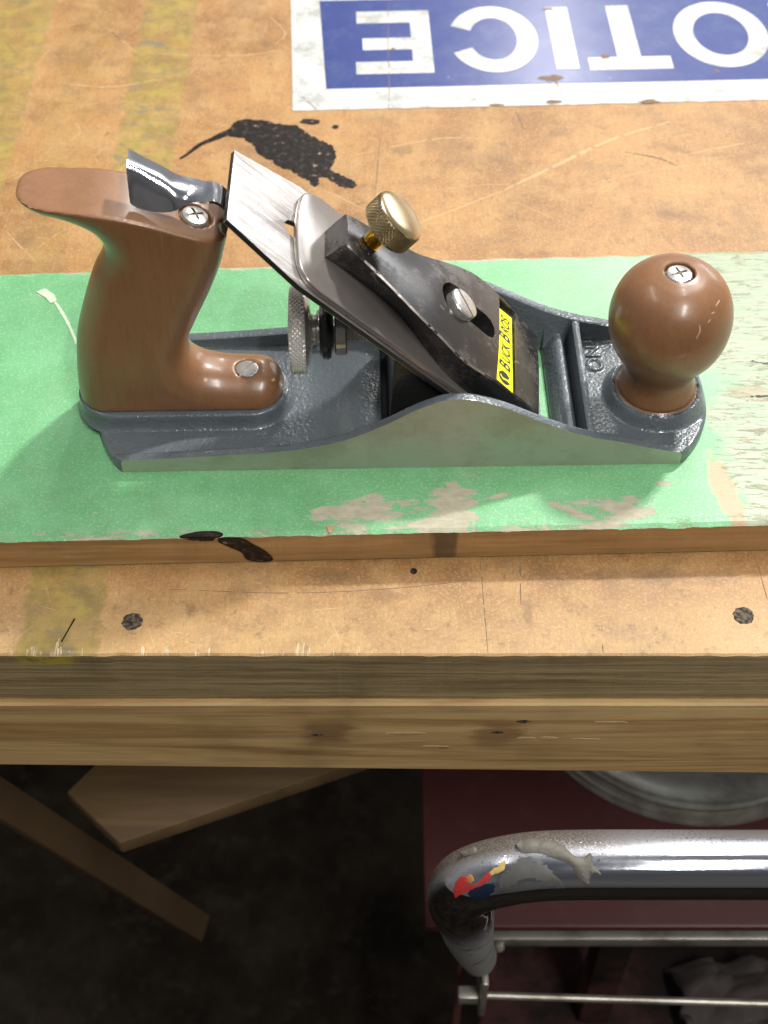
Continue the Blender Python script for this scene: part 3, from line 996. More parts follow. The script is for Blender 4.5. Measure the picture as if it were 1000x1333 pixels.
# ================================================================== PAINTED BOARD
board = empty('painted_board')
tag(board, 'long wooden board with chipped green paint lying on the workbench under the plane', 'board')


def board_mesh():
    nx = 700
    xs = np.linspace(-520, 520, nx)
    fr = [0, 0.012, 0.05, 0.3, 0.6, 0.95, 0.988, 1]
    rng2 = np.random.RandomState(11)
    j = np.convolve(rng2.randn(nx + 20), np.ones(4) / 4, 'same')[:nx]
    k2 = np.convolve(rng2.randn(nx + 40), np.ones(12) / 7, 'same')[:nx]
    v, fc = [], []
    rows = len(fr)
    for t in fr:
        for i, x in enumerate(xs):
            y0 = 48.2 + 0.0281 * x + 0.25 * j[i]
            y1 = 219.4 + 0.0487 * x + 0.8 * k2[i]
            z = 19.0
            if t in (0, 1):
                z -= 0.8 + 0.3 * abs(j[i])
            elif t in (0.012, 0.988):
                z -= 0.12 * abs(j[i])
            v.append((x, y0 + (y1 - y0) * t, z))
    for a in range(rows - 1):
        for i in range(nx - 1):
            fc.append((a * nx + i, a * nx + i + 1, (a + 1) * nx + i + 1, (a + 1) * nx + i))
    k = len(v)
    for i, x in enumerate(xs):
        v.append((x, 48.4 + 0.0281 * x, 1.2))
    for i, x in enumerate(xs):
        v.append((x, 49.6 + 0.0281 * x, 0.05))
    for i, x in enumerate(xs):
        v.append((x, 219 + 0.0487 * x, 0.05))
    for i in range(nx - 1):
        fc.append((k + i, k + i + 1, i + 1, i))
        fc.append((k + nx + i, k + nx + i + 1, k + i + 1, k + i))
        fc.append((k + 2 * nx + i, k + 2 * nx + i + 1, (rows - 1) * nx + i + 1, (rows - 1) * nx + i))
    o = pyd('board', v, fc, [M['green'], M['boardedge']], board)
    for p in o.data.polygons:
        if abs(p.normal.z) < 0.7:
            p.material_index = 1
    return o


board_mesh()
# black paint run over the front edge
def fe(x, z, d=0.12):
    return (x, 48.2 + 0.0281 * x - d, z)
run = [(-68, 18.5), (-60, 18.3), (-55, 14), (-50, 9), (-47, 3), (-51, 1.2), (-58, 3), (-60, 8), (-65, 12), (-69, 15.5)]
n = len(run)
rr_ = [tuple(p) for p in cr(run, 4, True)]
pyd('black_paint_run', [fe(a, b, .30) for a, b in rr_], [tuple(range(len(rr_)))], M['tar'], board)
blob_ = [(-85, 46.2), (-78, 48.6), (-70, 48.9), (-67, 47.3), (-70, 46.0), (-78, 45.9)]
v_, f_ = flatpoly([tuple(p) for p in cr(blob_, 4, True)], 18.2, 19.25)
pyd('black_paint_dab', v_, f_, M['tar'], board)
pyd('black_paint_dab', [fe(a, b, .28) for a, b in [(-84, 18.4), (-70, 18.6), (-71, 16.5), (-78, 16.2)]], [(0, 1, 2, 3)], M['tar'], board)
v_, f_ = strip([(-163, 194), (-158, 190), (-150, 176), (-143, 160), (-138, 148)], 1.5, 19, 19.2, -9)
pyd('glue_string', v_, f_, M['glue'], board)
v_, f_ = flatpoly([(-168, 197), (-164, 199.5), (-159, 195), (-157, 190.5), (-160, 189), (-163, 193)], 19.0, 19.35)
pyd('glue_dab', v_, f_, M['glue'], board)
tri = [(-24, 51), (-20.5, 50.9), (-22, 48.2), (-23, 48.0)]
pyd('wood_chip', [(a, b - 47 + 47 - 0.0, 19.3 + (0.8 if i < 2 else 0)) for i, (a, b) in enumerate(tri)], [(0, 1, 2, 3)], M['splinter'], board)

# ================================================================== HAND PLANE (local frame: u along the sole, w across, h up)
plane = empty('hand_plane', (-112.7, 81.7, 19.06), math.atan2(4.9, 241))
tag(plane, 'metal bench hand plane with brown wooden handle and knob on the green board', 'hand plane')
R2 = math.sqrt(2)


def inc(s, w, n):
    """point on the 45 degree bed: s up the slope from the mouth, n above the bed"""
    return ((246 + n - s) / R2, w, (n + s) / R2)


CW = 77.0      # casting width


def sstep(x, a, b):
    t = np.clip((x - a) / (b - a), 0, 1)
    return t * t * (3 - 2 * t)


def smax(a, b, k):
    h = np.clip(0.5 + 0.5 * (a - b) / k, 0, 1)
    return b * (1 - h) + a * h + k * h * (1 - h)


def casting():
    du = 0.5
    ui = np.arange(0, 241.01, du)
    # across: fine near the walls
    wi = np.unique(np.concatenate([[0, 0.15, 0.5, 1.0], np.linspace(1.5, 12, 24), np.linspace(12, 65, 84), np.linspace(65, 75.5, 24), [76, 76.5, 76.85, 77]]))
    nu, nw = len(ui), len(wi)
    Wg, Ug = np.meshgrid(wi, ui)
    # plan outline: heel and toe arcs
    t = (Wg - 38.5) / 38.5
    hu = -13.5 * (1 - t ** 2) ** 0.75 - 0
    tu = 16.0 * (1 - np.abs(t) ** 2.4) ** 0.9
    Uu = Ug + hu * (1 - sstep(Ug, 0, 30)) * 1.0 + tu * sstep(Ug, 222, 241)
    # keep monotonic: linear blend instead of smoothstep
    lo = np.clip(1 - Ug / 30, 0, 1)
    hi = np.clip((Ug - 222) / 19, 0, 1)
    Uu = Ug + hu * lo + tu * hi
    topx = [-20, 0, 40, 70, 80, 96, 113, 125, 135, 143, 151, 163, 177, 190, 204, 213, 230, 244, 260]
    topy = [7.0, 7.3, 9.4, 11.8, 13.6, 18, 27.1, 35.2, 40.3, 42.0, 40.8, 36.3, 28.6, 22, 16.8, 14.6, 9.6, 6.8, 6.2]
    # smooth interpolation
    P = cr(list(zip(topx, topy)), 12)
    P = np.array(P)
    cheek = np.interp(Uu, P[:, 0], P[:, 1])
    # floor
    bed = 4.6 + 5.6 * sstep(Uu, 78, 108)
    bed = np.where(Uu > 112.2, 3.0, bed)
    bed = np.where(Uu > 178, 3.0 + 0 * Uu, bed)
    bed = np.where(Uu > 187.4, 2.5 + 8.0 * np.sin(np.clip((Uu - 187.4) / 6.4, 0, 1) * math.pi / 2) ** 1.2, bed)
    bed = np.where(Uu > 194.8, 10.5 - 6.5 * sstep(Uu, 194.8, 198.3), bed)
    ribtop = 15.5 + 1.5 * (Wg / 77)
    rib = np.where((Uu > 198.6) & (Uu < 204.4), 1.0, 0.0)
    ribp = ribtop * (sstep(Uu, 198.4, 199.9) - sstep(Uu, 203.2, 204.7)) - 0.9 * ((Uu - 201.5) / 2.2) ** 2 * ((Uu > 199) & (Uu < 204))
    bed = np.where(Uu > 200, np.maximum(bed, 0) * 0 + 5.8, bed)
    bed = smax(bed, ribp, 0.8) if True else bed
    # knob boss: raised ring with sunk seat
    r = np.hypot(Uu - 234, Wg - 36)
    boss = 5.8 + 6.6 * (1 - sstep(r, 19.2, 23.5))
    boss = np.where(r < 18.4, 11.2, boss)
    boss = boss - 0.9 * np.exp(-((r - 18.6) / 0.8) ** 2)
    bed = np.maximum(bed, np.where(r < 24, boss, 0))
    # walls: thickness 4 at the top, drafted and filleted inside
    dist = np.minimum(Wg, CW - Wg)
    wt = 4.4
    wall = cheek - 0.10 * np.clip(0.9 - dist, 0, 2) ** 2
    drop = np.where(dist > wt, (dist - wt) * 7.0, 0)
    hgt = smax(bed, wall - drop, 3.2)
    hgt = np.where(dist < wt, np.maximum(wall, 0), hgt)
    # rounded shoulder of the casting at toe / heel ends
    endd = np.minimum(Ug, 241 - Ug)
    hgt = hgt - 0.9 * np.clip(1.2 - endd, 0, 2) ** 2 * (endd < 1.2)
    # soft wall lip rounding
    lip = np.exp(-((dist - wt) / 0.7) ** 2) * 0.5
    hgt = hgt - np.where(hgt > bed + 2, lip, 0)
    # embossed lettering N O on the front bed (letter tops towards the toe)
    def seg(ax, ay, bx_, by_, wd=0.75):
        pa_u, pa_w = Uu - ax, Wg - ay
        ba_u, ba_w = bx_ - ax, by_ - ay
        q = np.clip((pa_u * ba_u + pa_w * ba_w) / (ba_u ** 2 + ba_w ** 2), 0, 1)
        d = np.hypot(pa_u - ba_u * q, pa_w - ba_w * q)
        return 1 - sstep(d, wd * 0.55, wd * 1.25)
    em = np.maximum.reduce([seg(206.8, 66.5, 212.6, 66.5), seg(212.6, 66.5, 206.8, 61.0), seg(206.8, 61.0, 212.6, 61.0)])
    ro = np.hypot((Uu - 209.7) / 3.2, (Wg - 55.0) / 3.3)
    em = np.maximum(em, (1 - sstep(np.abs(ro - 1), 0.13, 0.30)))
    hgt = hgt + 0.9 * em
    # mouth
    mouth = (Uu > 183.2) & (Uu < 187.4) & (Wg > 7.5) & (Wg < 71.8)
    hgt = np.where(mouth, 0.05, hgt)
    v = np.stack([Uu, Wg, hgt], -1).reshape(-1, 3).tolist()
    fc, mi = [], []
    idx = np.arange(nu * nw).reshape(nu, nw)
    mo = mouth
    for i in range(nu - 1):
        for k in range(nw - 1):
            if mo[i, k] and mo[i + 1, k] and mo[i, k + 1] and mo[i + 1, k + 1]:
                continue
            fc.append((idx[i, k], idx[i + 1, k], idx[i + 1, k + 1], idx[i, k + 1]))
            mi.append(0)
    # skirts down to the sole
    loops = [(idx[:, 0], 1), (idx[:, -1][::-1], 1), (idx[0, :][::-1], 0), (idx[-1, :], 0)]
    for lp, m in loops:
        k0 = len(v)
        for q in lp:
            p = v[q]
            v.append([p[0], p[1], 0.0])
        for i in range(len(lp) - 1):
            fc.append((lp[i], k0 + i, k0 + i + 1, lp[i + 1]))
            mi.append(m)
    me = bpy.data.meshes.new('casting')
    me.from_pydata([tuple(c * S for c in p) for p in v], [], [tuple(int(q) for q in f) for f in fc])
    me.polygons.foreach_set('material_index', mi)
    o = link('casting', me, [M['enamel'], M['machined']], plane, True, 40)
    bm = bmesh.new()
    bm.from_mesh(me)
    bmesh.ops.recalc_face_normals(bm, faces=bm.faces)
    # make sure normals look up
    up = [f for f in bm.faces if f.material_index == 0 and abs(f.normal.z) > 0.9]
    if sum(f.normal.z for f in up) < 0:
        bmesh.ops.reverse_faces(bm, faces=bm.faces)
    bm.to_mesh(me)
    bm.free()
    return o


casting()


# ---- signed-distance modelling for the wooden handle
def surface_nets(F, org, d):
    nx, ny, nz = F.shape
    ins = F < 0
    acc = np.zeros((nx - 1, ny - 1, nz - 1, 3))
    cnt = np.zeros((nx - 1, ny - 1, nz - 1))
    offs = [(i, j, k) for i in (0, 1) for j in (0, 1) for k in (0, 1)]
    for a in offs:
        for ax in range(3):
            if a[ax]:
                continue
            b = list(a)
            b[ax] = 1
            A = F[a[0]:nx - 1 + a[0], a[1]:ny - 1 + a[1], a[2]:nz - 1 + a[2]]
            B = F[b[0]:nx - 1 + b[0], b[1]:ny - 1 + b[1], b[2]:nz - 1 + b[2]]
            c = (A < 0) != (B < 0)
            t = np.where(c, A / np.where(c, A - B, 1), 0)
            for q in range(3):
                acc[..., q] += np.where(c, a[q] + (t if q == ax else 0), 0)
            cnt += c
    act = cnt > 0
    vid = -np.ones(act.shape, int)
    vid[act] = np.arange(act.sum())
    ii = np.argwhere(act)
    V = (acc[act] / cnt[act][:, None] + ii) * d + np.array(org)
    Fc = []
    for ax in range(3):
        o1, o2 = [(1, 2), (2, 0), (0, 1)][ax]
        sl = [slice(1, n - 1) for n in (nx, ny, nz)]
        sl[ax] = slice(0, (nx, ny, nz)[ax] - 1)
        s2 = list(sl)
        s2[ax] = slice(1, (nx, ny, nz)[ax])
        A, B = ins[tuple(sl)], ins[tuple(s2)]
        ch = np.argwhere(A != B)
        base = ch.copy()
        for q in range(3):
            if q != ax:
                base[:, q] += 1
        flip = A[tuple(ch.T)]
        def g(d1, d2):
            p = base.copy()
            p[:, o1] -= d1
            p[:, o2] -= d2
            return vid[tuple(p.T)]
        a, b, c, dd = g(1, 1), g(0, 1), g(0, 0), g(1, 0)
        quad = np.stack([a, b, c, dd], 1)
        quad[~flip] = quad[~flip][:, ::-1]
        Fc.append(quad)
    return V, np.concatenate(Fc)


def tote():
    # outline on the middle plane, extended above the top and below the base
    back = [(-20.0, 2), (-20.2, 12), (-19.6, 25), (-16.3, 47), (-10.6, 65), (-4.4, 81), (0.5, 90), (2.6, 97), (0.2, 103.5), (-5, 108), (-12, 111.5),
            (-19, 114), (-25, 118.5), (-27.8, 124), (-27.5, 132), (-26, 145)]
    front = [(58, 145), (57, 125), (53.5, 105), (49, 88.5), (42.8, 72), (35.0, 55.4), (30.2, 44), (30.0, 36), (34.5, 30), (42, 27), (50, 25.9), (58, 25.4),
             (64, 23.8), (68, 19.5), (69.4, 13), (69.5, 2)]
    out = np.array([p for p in cr(back, 8)] + [p for p in cr(front, 8)])
    d = 0.75
    u = np.arange(-31, 73.5, d)
    w = np.arange(20.5, 56.6, d)
    h = np.arange(9.0, 130, d)
    Ug, Hg = np.meshgrid(u, h, indexing='ij')
    D = np.full(Ug.shape, 1e9)
    inside = np.zeros(Ug.shape, bool)
    n = len(out)
    for i in range(n):
        a, b = out[i], out[(i + 1) % n]
        e = b - a
        L = e @ e
        if L < 1e-9:
            continue
        q = np.clip(((Ug - a[0]) * e[0] + (Hg - a[1]) * e[1]) / L, 0, 1)
        D = np.minimum(D, np.hypot(Ug - a[0] - q * e[0], Hg - a[1] - q * e[1]))
        c = (a[1] > Hg) != (b[1] > Hg)
        xx = a[0] + (Hg - a[1]) / (e[1] if abs(e[1]) > 1e-9 else 1e-9) * e[0]
        inside ^= c & (Ug < xx)
    D = np.where(inside, -D, D)
    T = 15.2 - 1.2 * np.exp(-((Hg - 70) / 22) ** 2)
    r = 14.0
    aw = np.abs(w - 38.5)
    qa = D[:, :, None] + r
    qb = aw[None, None, :] - (T - r)[:, :, None]
    F = np.hypot(np.maximum(qa, 0), np.maximum(qb, 0)) + np.minimum(np.maximum(qa, qb), 0) - r
    topu = [-40, -28, -21, -9, 2.5, 13.8, 25, 36, 46.5, 56, 75]
    toph = [123.2, 123.0, 122.2, 120.8, 119.6, 117.3, 113.8, 109.6, 105.6, 101.8, 95]
    TP = np.array(cr(list(zip(topu, toph)), 8))
    th = np.interp(u, TP[:, 0], TP[:, 1])[:, None, None]
    dome = 0.0
    F2 = (Hg[:, :, None] - th - dome + 0 * aw[None, None, :]) * 0.93
    k = 1.3
    hh = np.clip(0.5 + 0.5 * (F - F2) / k, 0, 1)
    F = F2 * (1 - hh) + F * hh + k * hh * (1 - hh)
    F = np.maximum(F, 12.1 - Hg[:, :, None] + 0 * F)
    # screw counterbores
    U3, H3, W3 = Ug[:, :, None], Hg[:, :, None], w[None, None, :]
    # axis of the top bore follows the surface normal
    ang = math.atan(0.36)
    tu, th_ = math.cos(ang), -math.sin(ang)
    cu, chh = 39.8, 108.2
    along = (U3 - cu) * tu + (H3 - chh) * th_
    nrm = (U3 - cu) * math.sin(ang) + (H3 - chh) * math.cos(ang)
    cyl = np.maximum(np.hypot(along, W3 - 37.5) - 6.6, -(nrm + 2.6))
    F = np.maximum(F, -cyl)
    cyl = np.maximum(np.hypot(U3 - 54, W3 - 36.5) - 5.3, -(H3 - 24.6))
    F = np.maximum(F, -cyl)
    F = np.transpose(F, (0, 2, 1))
    V, Q = surface_nets(F, (u[0], w[0], h[0]), d)
    me = bpy.data.meshes.new('handle')
    me.from_pydata([tuple(p) for p in (V * S)], [], [tuple(int(x) for x in q) for q in Q])
    o = link('handle', me, M['handle'], plane, True)
    bm = bmesh.new()
    bm.from_mesh(me)
    bmesh.ops.recalc_face_normals(bm, faces=bm.faces)
    bmesh.ops.smooth_vert(bm, verts=bm.verts, factor=0.5, use_axis_x=True, use_axis_y=True, use_axis_z=True)
    bm.to_mesh(me)
    bm.free()
    me.set_sharp_from_angle(angle=R(48))
    return o


handle = tote()


def screw_head(name, f, r, hgt, slot, mat, parent, phillips=False, cheese=False):
    """domed screw head with a real recess; f(x, y, h)"""
    prof = [(r * 0.97, 0), (r, 0.25), (r, hgt * 0.55), (r * 0.9, hgt * 0.82), (r * 0.6, hgt * 0.97), (r * 0.25, hgt * 1.02), (0.0, hgt * 1.03)]
    if cheese:
        prof = [(r * 0.96, 0), (r, 0.3), (r, hgt * 0.84), (r * 0.95, hgt * 0.97), (r * 0.90, hgt), (r * .4, hgt * 1.02), (0.0, hgt * 1.025)]
    o = lathe(name, prof, f, mat, parent, 40)
    hw = 0.5 if cheese else 0.6
    L = r * 1.1 if not phillips else r * 0.62
    def cut(a):
        c, s_ = math.cos(a), math.sin(a)
        pts = [(-L, -hw), (L, -hw), (L, hw), (-L, hw)]
        return prism('c', [(x * c - y * s_, x * s_ + y * c) for x, y in pts], f, mat, parent, hgt * 0.35, hgt * 1.5)
    boolean(o, cut(slot))
    if phillips:
        boolean(o, cut(slot + math.pi / 2))
        boolean(o, lathe('c', [(hw * 0.6, hgt * .3), (hw * 2.0, hgt * 1.5)], f, mat, parent, 12))
    for p in o.data.polygons:
        p.use_smooth = True
    o.data.set_sharp_from_angle(angle=R(30))
    return o


ANG = math.atan(0.36)
screw_head('screw', lambda x, y, z: (39.8 + x * math.cos(ANG) + (z - 2.4) * math.sin(ANG), 37.5 + y, 108.3 - x * math.sin(ANG) + (z - 2.4) * math.cos(ANG)), 5.6, 3.2,
           0.5, M['nickel'], handle, True)
screw_head('screw', lambda x, y, z: (54 + x, 36.5 + y, 24.2 + z), 4.9, 1.3, 0.95, M['nickel'], handle, False, True)

# raised pad under the handle
st = []
for k in range(40):
    a = -math.pi / 2 + math.pi * k / 39
    st.append((54.5 + 17 * math.cos(a), 38.5 + 17.2 * math.sin(a)))
for k in range(40):
    a = math.pi / 2 + math.pi * k / 39
    st.append((-3 + 18.3 * math.cos(a), 38.5 + 17.2 * math.sin(a)))
def pad():
    v, f = [], []
    n = len(st)
    cx, cy = 25, 38.5
    for off, h in ((3.2, 4.0), (1.6, 4.9), (0.7, 6.6), (0.4, 9), (0.3, 11.2), (0, 12.0), (-1, 12.3), (-6, 12.3)):
        for k, (a, b) in enumerate(st):
            p0, p1 = st[(k - 1) % n], st[(k + 1) % n]
            tx, ty = p1[0] - p0[0], p1[1] - p0[1]
            L = math.hypot(tx, ty) or 1
            v.append((a + ty / L * off * (1 if a > -8 else .25), b - tx / L * off, h))
    for i in range(7):
        for k in range(n):
            f.append((i * n + k, i * n + (k + 1) % n, (i + 1) * n + (k + 1) % n, (i + 1) * n + k))
    f.append(tuple(7 * n + k for k in range(n)))
    return pyd('handle_pad', v, f, M['enamel'], plane, True, 60)
pad()

# ---- knob
kp = [(0.01, 10.8), (16.4, 10.8), (17.2, 11.6), (17.3, 13), (16.6, 15.5), (15.6, 19), (15.3, 22), (15.8, 25), (17.4, 28.5), (20.2, 33), (23.2, 38.5), (25.1, 44.5), (25.9, 51),
      (25.5, 57), (23.9, 63), (21.3, 68), (17.6, 72), (13.0, 74.9), (9, 76.3), (6.9, 76.8), (6.4, 76.5), (6.3, 74.2), (0.0, 74.2)]
kp2 = [tuple(p) for p in cr(kp[:20], 5)] + kp[20:]
kp2[0] = (0.0, 10.8)
knob = lathe('knob', kp2, lambda x, y, z: (234.3 + x, 36.5 + y, z), M['handle'], plane, 96)
screw_head('screw', lambda x, y, z: (234.3 + x, 36.5 + y, 74.3 + z), 5.5, 2.3, 0.35, M['nickel'], knob, True)

# small knocks and scratches in the lacquer
def surf_marks(o, name, lines, mat, wd, off=0.07):
    bv = BVHTree.FromPolygons([v.co.copy() for v in o.data.vertices], [tuple(p.vertices) for p in o.data.polygons])
    for ln in lines:
        P = [Vector([c * S for c in p]) for p in cr(ln, 4)]
        v, f = [], []
        for i, p in enumerate(P):
            loc, nor, _, _ = bv.find_nearest(p)
            t = (P[min(i + 1, len(P) - 1)] - P[max(i - 1, 0)]).normalized()
            sd = t.cross(nor).normalized() * wd * S * 0.5 * (0.3 + 0.9 * math.sin(math.pi * (i + .5) / len(P))) * rng.uniform(.7, 1.3)
            v += [(loc + nor * off * S + sd) / S, (loc + nor * off * S - sd) / S]
        for i in range(len(P) - 1):
            f.append((2 * i, 2 * i + 1, 2 * i + 3, 2 * i + 2))
        pyd(name, v, f, mat, o)


KNOB_MARKS = [[(246.7, 23.8, 69.1), (248.7, 26.7, 69.4)], [(244.8, 20.9, 68), (246.3, 21.9, 67.9)], [(243.4, 18.3, 65.9), (244.6, 19.6, 66.5)],
              [(239.5, 13.9, 61.6), (240.6, 15.6, 64.2), (240.1, 17, 66.2)]]
FOOT_MARKS = [[(64.2, 41, 24.5), (66, 37, 23.5)], [(66.2, 33.5, 22), (65.2, 31.5, 23)], [(36, 29, 27), (37.5, 28.5, 26.5)]]
surf_marks(knob, 'scratch', KNOB_MARKS, M['lacquerchip'], 0.55)
surf_marks(handle, 'chip_mark', FOOT_MARKS, M['lacquerchip'], 1.3)

# ---- frog
fr_prof = [(114.5, 5.5), (117.5, 57.5), (119.0, 55.0), (171.5, 2.5), (168, 2.6), (150, 3.4), (126, 5.5)]
o = prism('frog', fr_prof, lambda a, b, c: (a, c, b), M['frog'], plane, 11.5, 65.5)
bevel(o, 1.2, 3)
o = prism('frog_arm', [(70, 28), (122, 30), (126, 34), (126, 43), (122, 47), (70, 49)], lambda a, b, c: inc(a, b, c), M['frog'], plane, -5, -0.3)
bevel(o, 0.6)

# ---- blade, with the slot cut through
bl = [(0, 8.5), (134.5, 8.5), (171.3, 16.8), (170.2, 60.2), (134.5, 68.5), (0, 68.5)]
blade = prism('blade', bl, lambda a, b, c: inc(a, b, c), [M['blade'], M['darksteel']], plane, 0, 2.4)
sl = [(100, 33.2), (137, 33.2), (141.5, 35), (143.6, 38.6), (141.5, 42.2), (137, 44), (100, 44)]
cut = prism('c', sl, lambda a, b, c: inc(a, b, c), M['darksteel'], plane, -2, 5)
boolean(blade, cut)
for p in blade.data.polygons:
    n_ = p.normal
    p.material_index = 0 if (n_.x + n_.z) / R2 > 0.9 else 1
bevel(blade, 0.18, 2)

# ---- chip breaker: thin plate, rounded top, lifted toward the hump
cb = []
for a, b in ((0, 10), (126, 10)):
    cb.append((a, b))
cb += [tuple(p) for p in cr([(126, 10), (132.5, 12), (136.5, 17.5), (138.3, 28), (138.8, 38.5), (138.3, 49), (136.5, 59.5), (132.5, 65), (126, 67)], 5)][1:]
cb += [(0, 67)]
cb_n = len(cb)
br = prism('chip_breaker', cb, lambda a, b, c: inc(a, b, c), M['breaker'], plane, 2.5, 4.9)
bevel(br, 0.55, 3)

# ---- lever cap: lofted from traced near and far edges (s, w, n)
near = [(124.0, 30.0, 17.4), (121.0, 28.2, 17.6), (111.0, 25.4, 18.2), (103, 22.6, 18.6), (95, 19.6, 19.0), (85.5, 16.2, 19.2), (76, 13.6, 19.3), (66, 10.9, 19.0), (57, 9.4, 18.8),
        (47, 10.4, 18.7), (37.5, 11.6, 18.5), (22, 13, 17.8), (9.5, 12.6, 17.0)]
far = [(124.0, 47.6, 17.4), (121.0, 48.6, 17.6), (109.0, 50.2, 18.4), (98, 51.4, 19.2), (86, 53.4, 19.8), (79, 56.0, 20.3), (71.5, 59.4, 20.7), (60, 64.8, 20.9), (50, 68.2, 20.9),
       (43, 68.6, 20.8), (35.5, 68.8, 20.3), (19, 67.4, 19.0), (4.5, 65.2, 17.6)]
basen = [(124.0, 31.5, 5), (122.0, 32.0, 5), (113, 32.6, 5), (105, 32.8, 5), (95, 32.4, 5), (85, 31.0, 5), (77, 27.2, 5), (69, 22.4, 5), (62, 18.0, 5), (55, 14.6, 5), (42, 12.6, 5), (20, 12.8, 5), (6.5, 12.6, 8.6)]


def lever_cap():
    ns = len(near)
    N = np.array(cr(near, 4))
    Fa = np.array(cr(far, 4))
    B = np.array(cr(basen, 4))
    m = 13
    v, f = [], []
    n = len(N)
    row = 0
    for i in range(n):
        ring_ = []
        nr, fa, ba = N[i], Fa[i], B[i]
        ring_.append((ba[0], ba[1], ba[2]))
        ring_.append((nr[0] * .5 + ba[0] * .5, nr[1] * .5 + ba[1] * .5 - 0.5, (nr[2] + ba[2]) * .5))
        ring_.append((nr[0] - 0.1, nr[1] - 0.2, nr[2] - 0.6))
        for k in range(m):
            t = k / (m - 1)
            s_ = nr[0] + (fa[0] - nr[0]) * t
            w_ = nr[1] + 0.4 + (fa[1] - nr[1] - 0.8) * t
            n_ = nr[2] + (fa[2] - nr[2]) * t + 0.9 * math.sin(math.pi * t)
            ring_.append((s_, w_, n_))
        ring_.append((fa[0], fa[1] + 0.2, fa[2] - 0.6))
        ring_.append((fa[0], fa[1] + 0.3, (fa[2] + ba[2]) * .5))
        ring_.append((fa[0], fa[1], ba[2]))
        row = len(ring_)
        v += [inc(*p) for p in ring_]
    for i in range(n - 1):
        for k in range(row):
            k2 = (k + 1) % row
            f.append((i * row + k, i * row + k2, (i + 1) * row + k2, (i + 1) * row + k))
    f.append(tuple(range(row)))
    f.append(tuple((n - 1) * row + k for k in range(row)))
    o = pyd('lever_cap', v, f, M['cap'], plane, True, 24)
    # keyhole
    key = []
    for k in range(22):
        a = R(35) + (2 * math.pi - R(70)) * k / 21
        key.append((60.5 - 9.0 * -math.cos(a) * 1.0, 39.5 + 9.0 * math.sin(a)))
    key = [(62.5 + 9.6 * math.cos(a), 40.0 + 9.6 * math.sin(a)) for a in [R(-142 + 284 * k / 20) for k in range(21)]]
    key += [(44, 46.0), (41.0, 45.0), (38.9, 42.2), (38.9, 38.0), (40.6, 34.8), (44, 33.6)]
    boolean(o, prism('c', key, lambda a, b, c: inc(a, b, c), M['cap'], plane, -3, 40))
    # label recess
    rec = [(38.4, 13.0), (26.2, 12.6), (20.8, 66.4), (32.6, 67.2)]
    boolean(o, prism('c', rec, lambda a, b, c: inc(a, b, c), M['cap'], plane, 17.3, 40))
    for p in o.data.polygons:
        p.use_smooth = True
    o.data.set_sharp_from_angle(angle=R(24))
    return o


cap = lever_cap()
# shelf of the cap's clamp block, dark plate between cap and breaker
# worn bright line along the near top edge of the cap
NN = cr(near, 6)
vv, ff = [], []
for q_, p in enumerate(NN[10:-14]):
    k_ = 0.12 + 0.16 * abs(mnoise.noise(Vector((q_ * 0.9, 0, 0)))) * 2
    vv.append(inc(p[0], p[1] - 0.24, p[2] - 0.42 - k_))
    vv.append(inc(p[0] + .05, p[1] + 0.30 + k_, p[2] + 0.10))
for i in range(len(vv) // 2 - 1):
    ff.append((2 * i, 2 * i + 1, 2 * i + 3, 2 * i + 2))
pyd('worn_edge', vv, ff, M['wornedge'], cap)
# label
LQ = [(37.6, 13.8), (27.0, 13.4), (22.0, 63.0), (32.9, 63.6)]
lab = prism('label', LQ, lambda a, b, c: inc(a, b, c), M['yellow'], cap, 17.0, 17.75)


def lab_pt(a, b, n=17.80):
    """a along the reading direction 0..1 (near to far), b 0..1 towards the top of the letters"""
    p0, p1, p2, p3 = [np.array(q, float) for q in (LQ[1], LQ[2], LQ[3], LQ[0])]
    q = p0 * (1 - a) * (1 - b) + p1 * a * (1 - b) + p2 * a * b + p3 * (1 - a) * b
    return inc(q[0], q[1], n)


def text_part(name, txt, size, fn, mat, parent, shear=0.0, spacing=1.0):
    cu = bpy.data.curves.new('t', 'FONT')
    cu.body = txt
    cu.size = size
    cu.shear = shear
    cu.space_character = spacing
    cu.offset = 0.022
    cu.resolution_u = 4
    ob = bpy.data.objects.new('t', cu)
    COL.objects.link(ob)
    bpy.context.view_layer.update()
    me = bpy.data.meshes.new_from_object(ob.evaluated_get(bpy.context.evaluated_depsgraph_get()))
    xs_ = [v.co.x for v in me.vertices]
    wid = max(xs_)
    v = [fn(q.co.x / wid, q.co.y) for q in me.vertices]
    f = [tuple(p.vertices) for p in me.polygons]
    bpy.data.objects.remove(ob)
    return v, f


tx = []
for txt, a0, a1, sz in (('B', 0.215, 0.315, 1.0), ('UCK', 0.325, 0.575, .78), ('B', 0.60, 0.70, 1.0), ('ROS', 0.71, 0.935, .78)):
    tx.append(text_part('t', txt, 1.0, lambda x, y, a0=a0, a1=a1, sz=sz: lab_pt(a0 + (a1 - a0) * x, 0.16 + y * 0.92 * sz), M['ink'], cap, 0.25))
join('lettering', tx, M['ink'], lab)
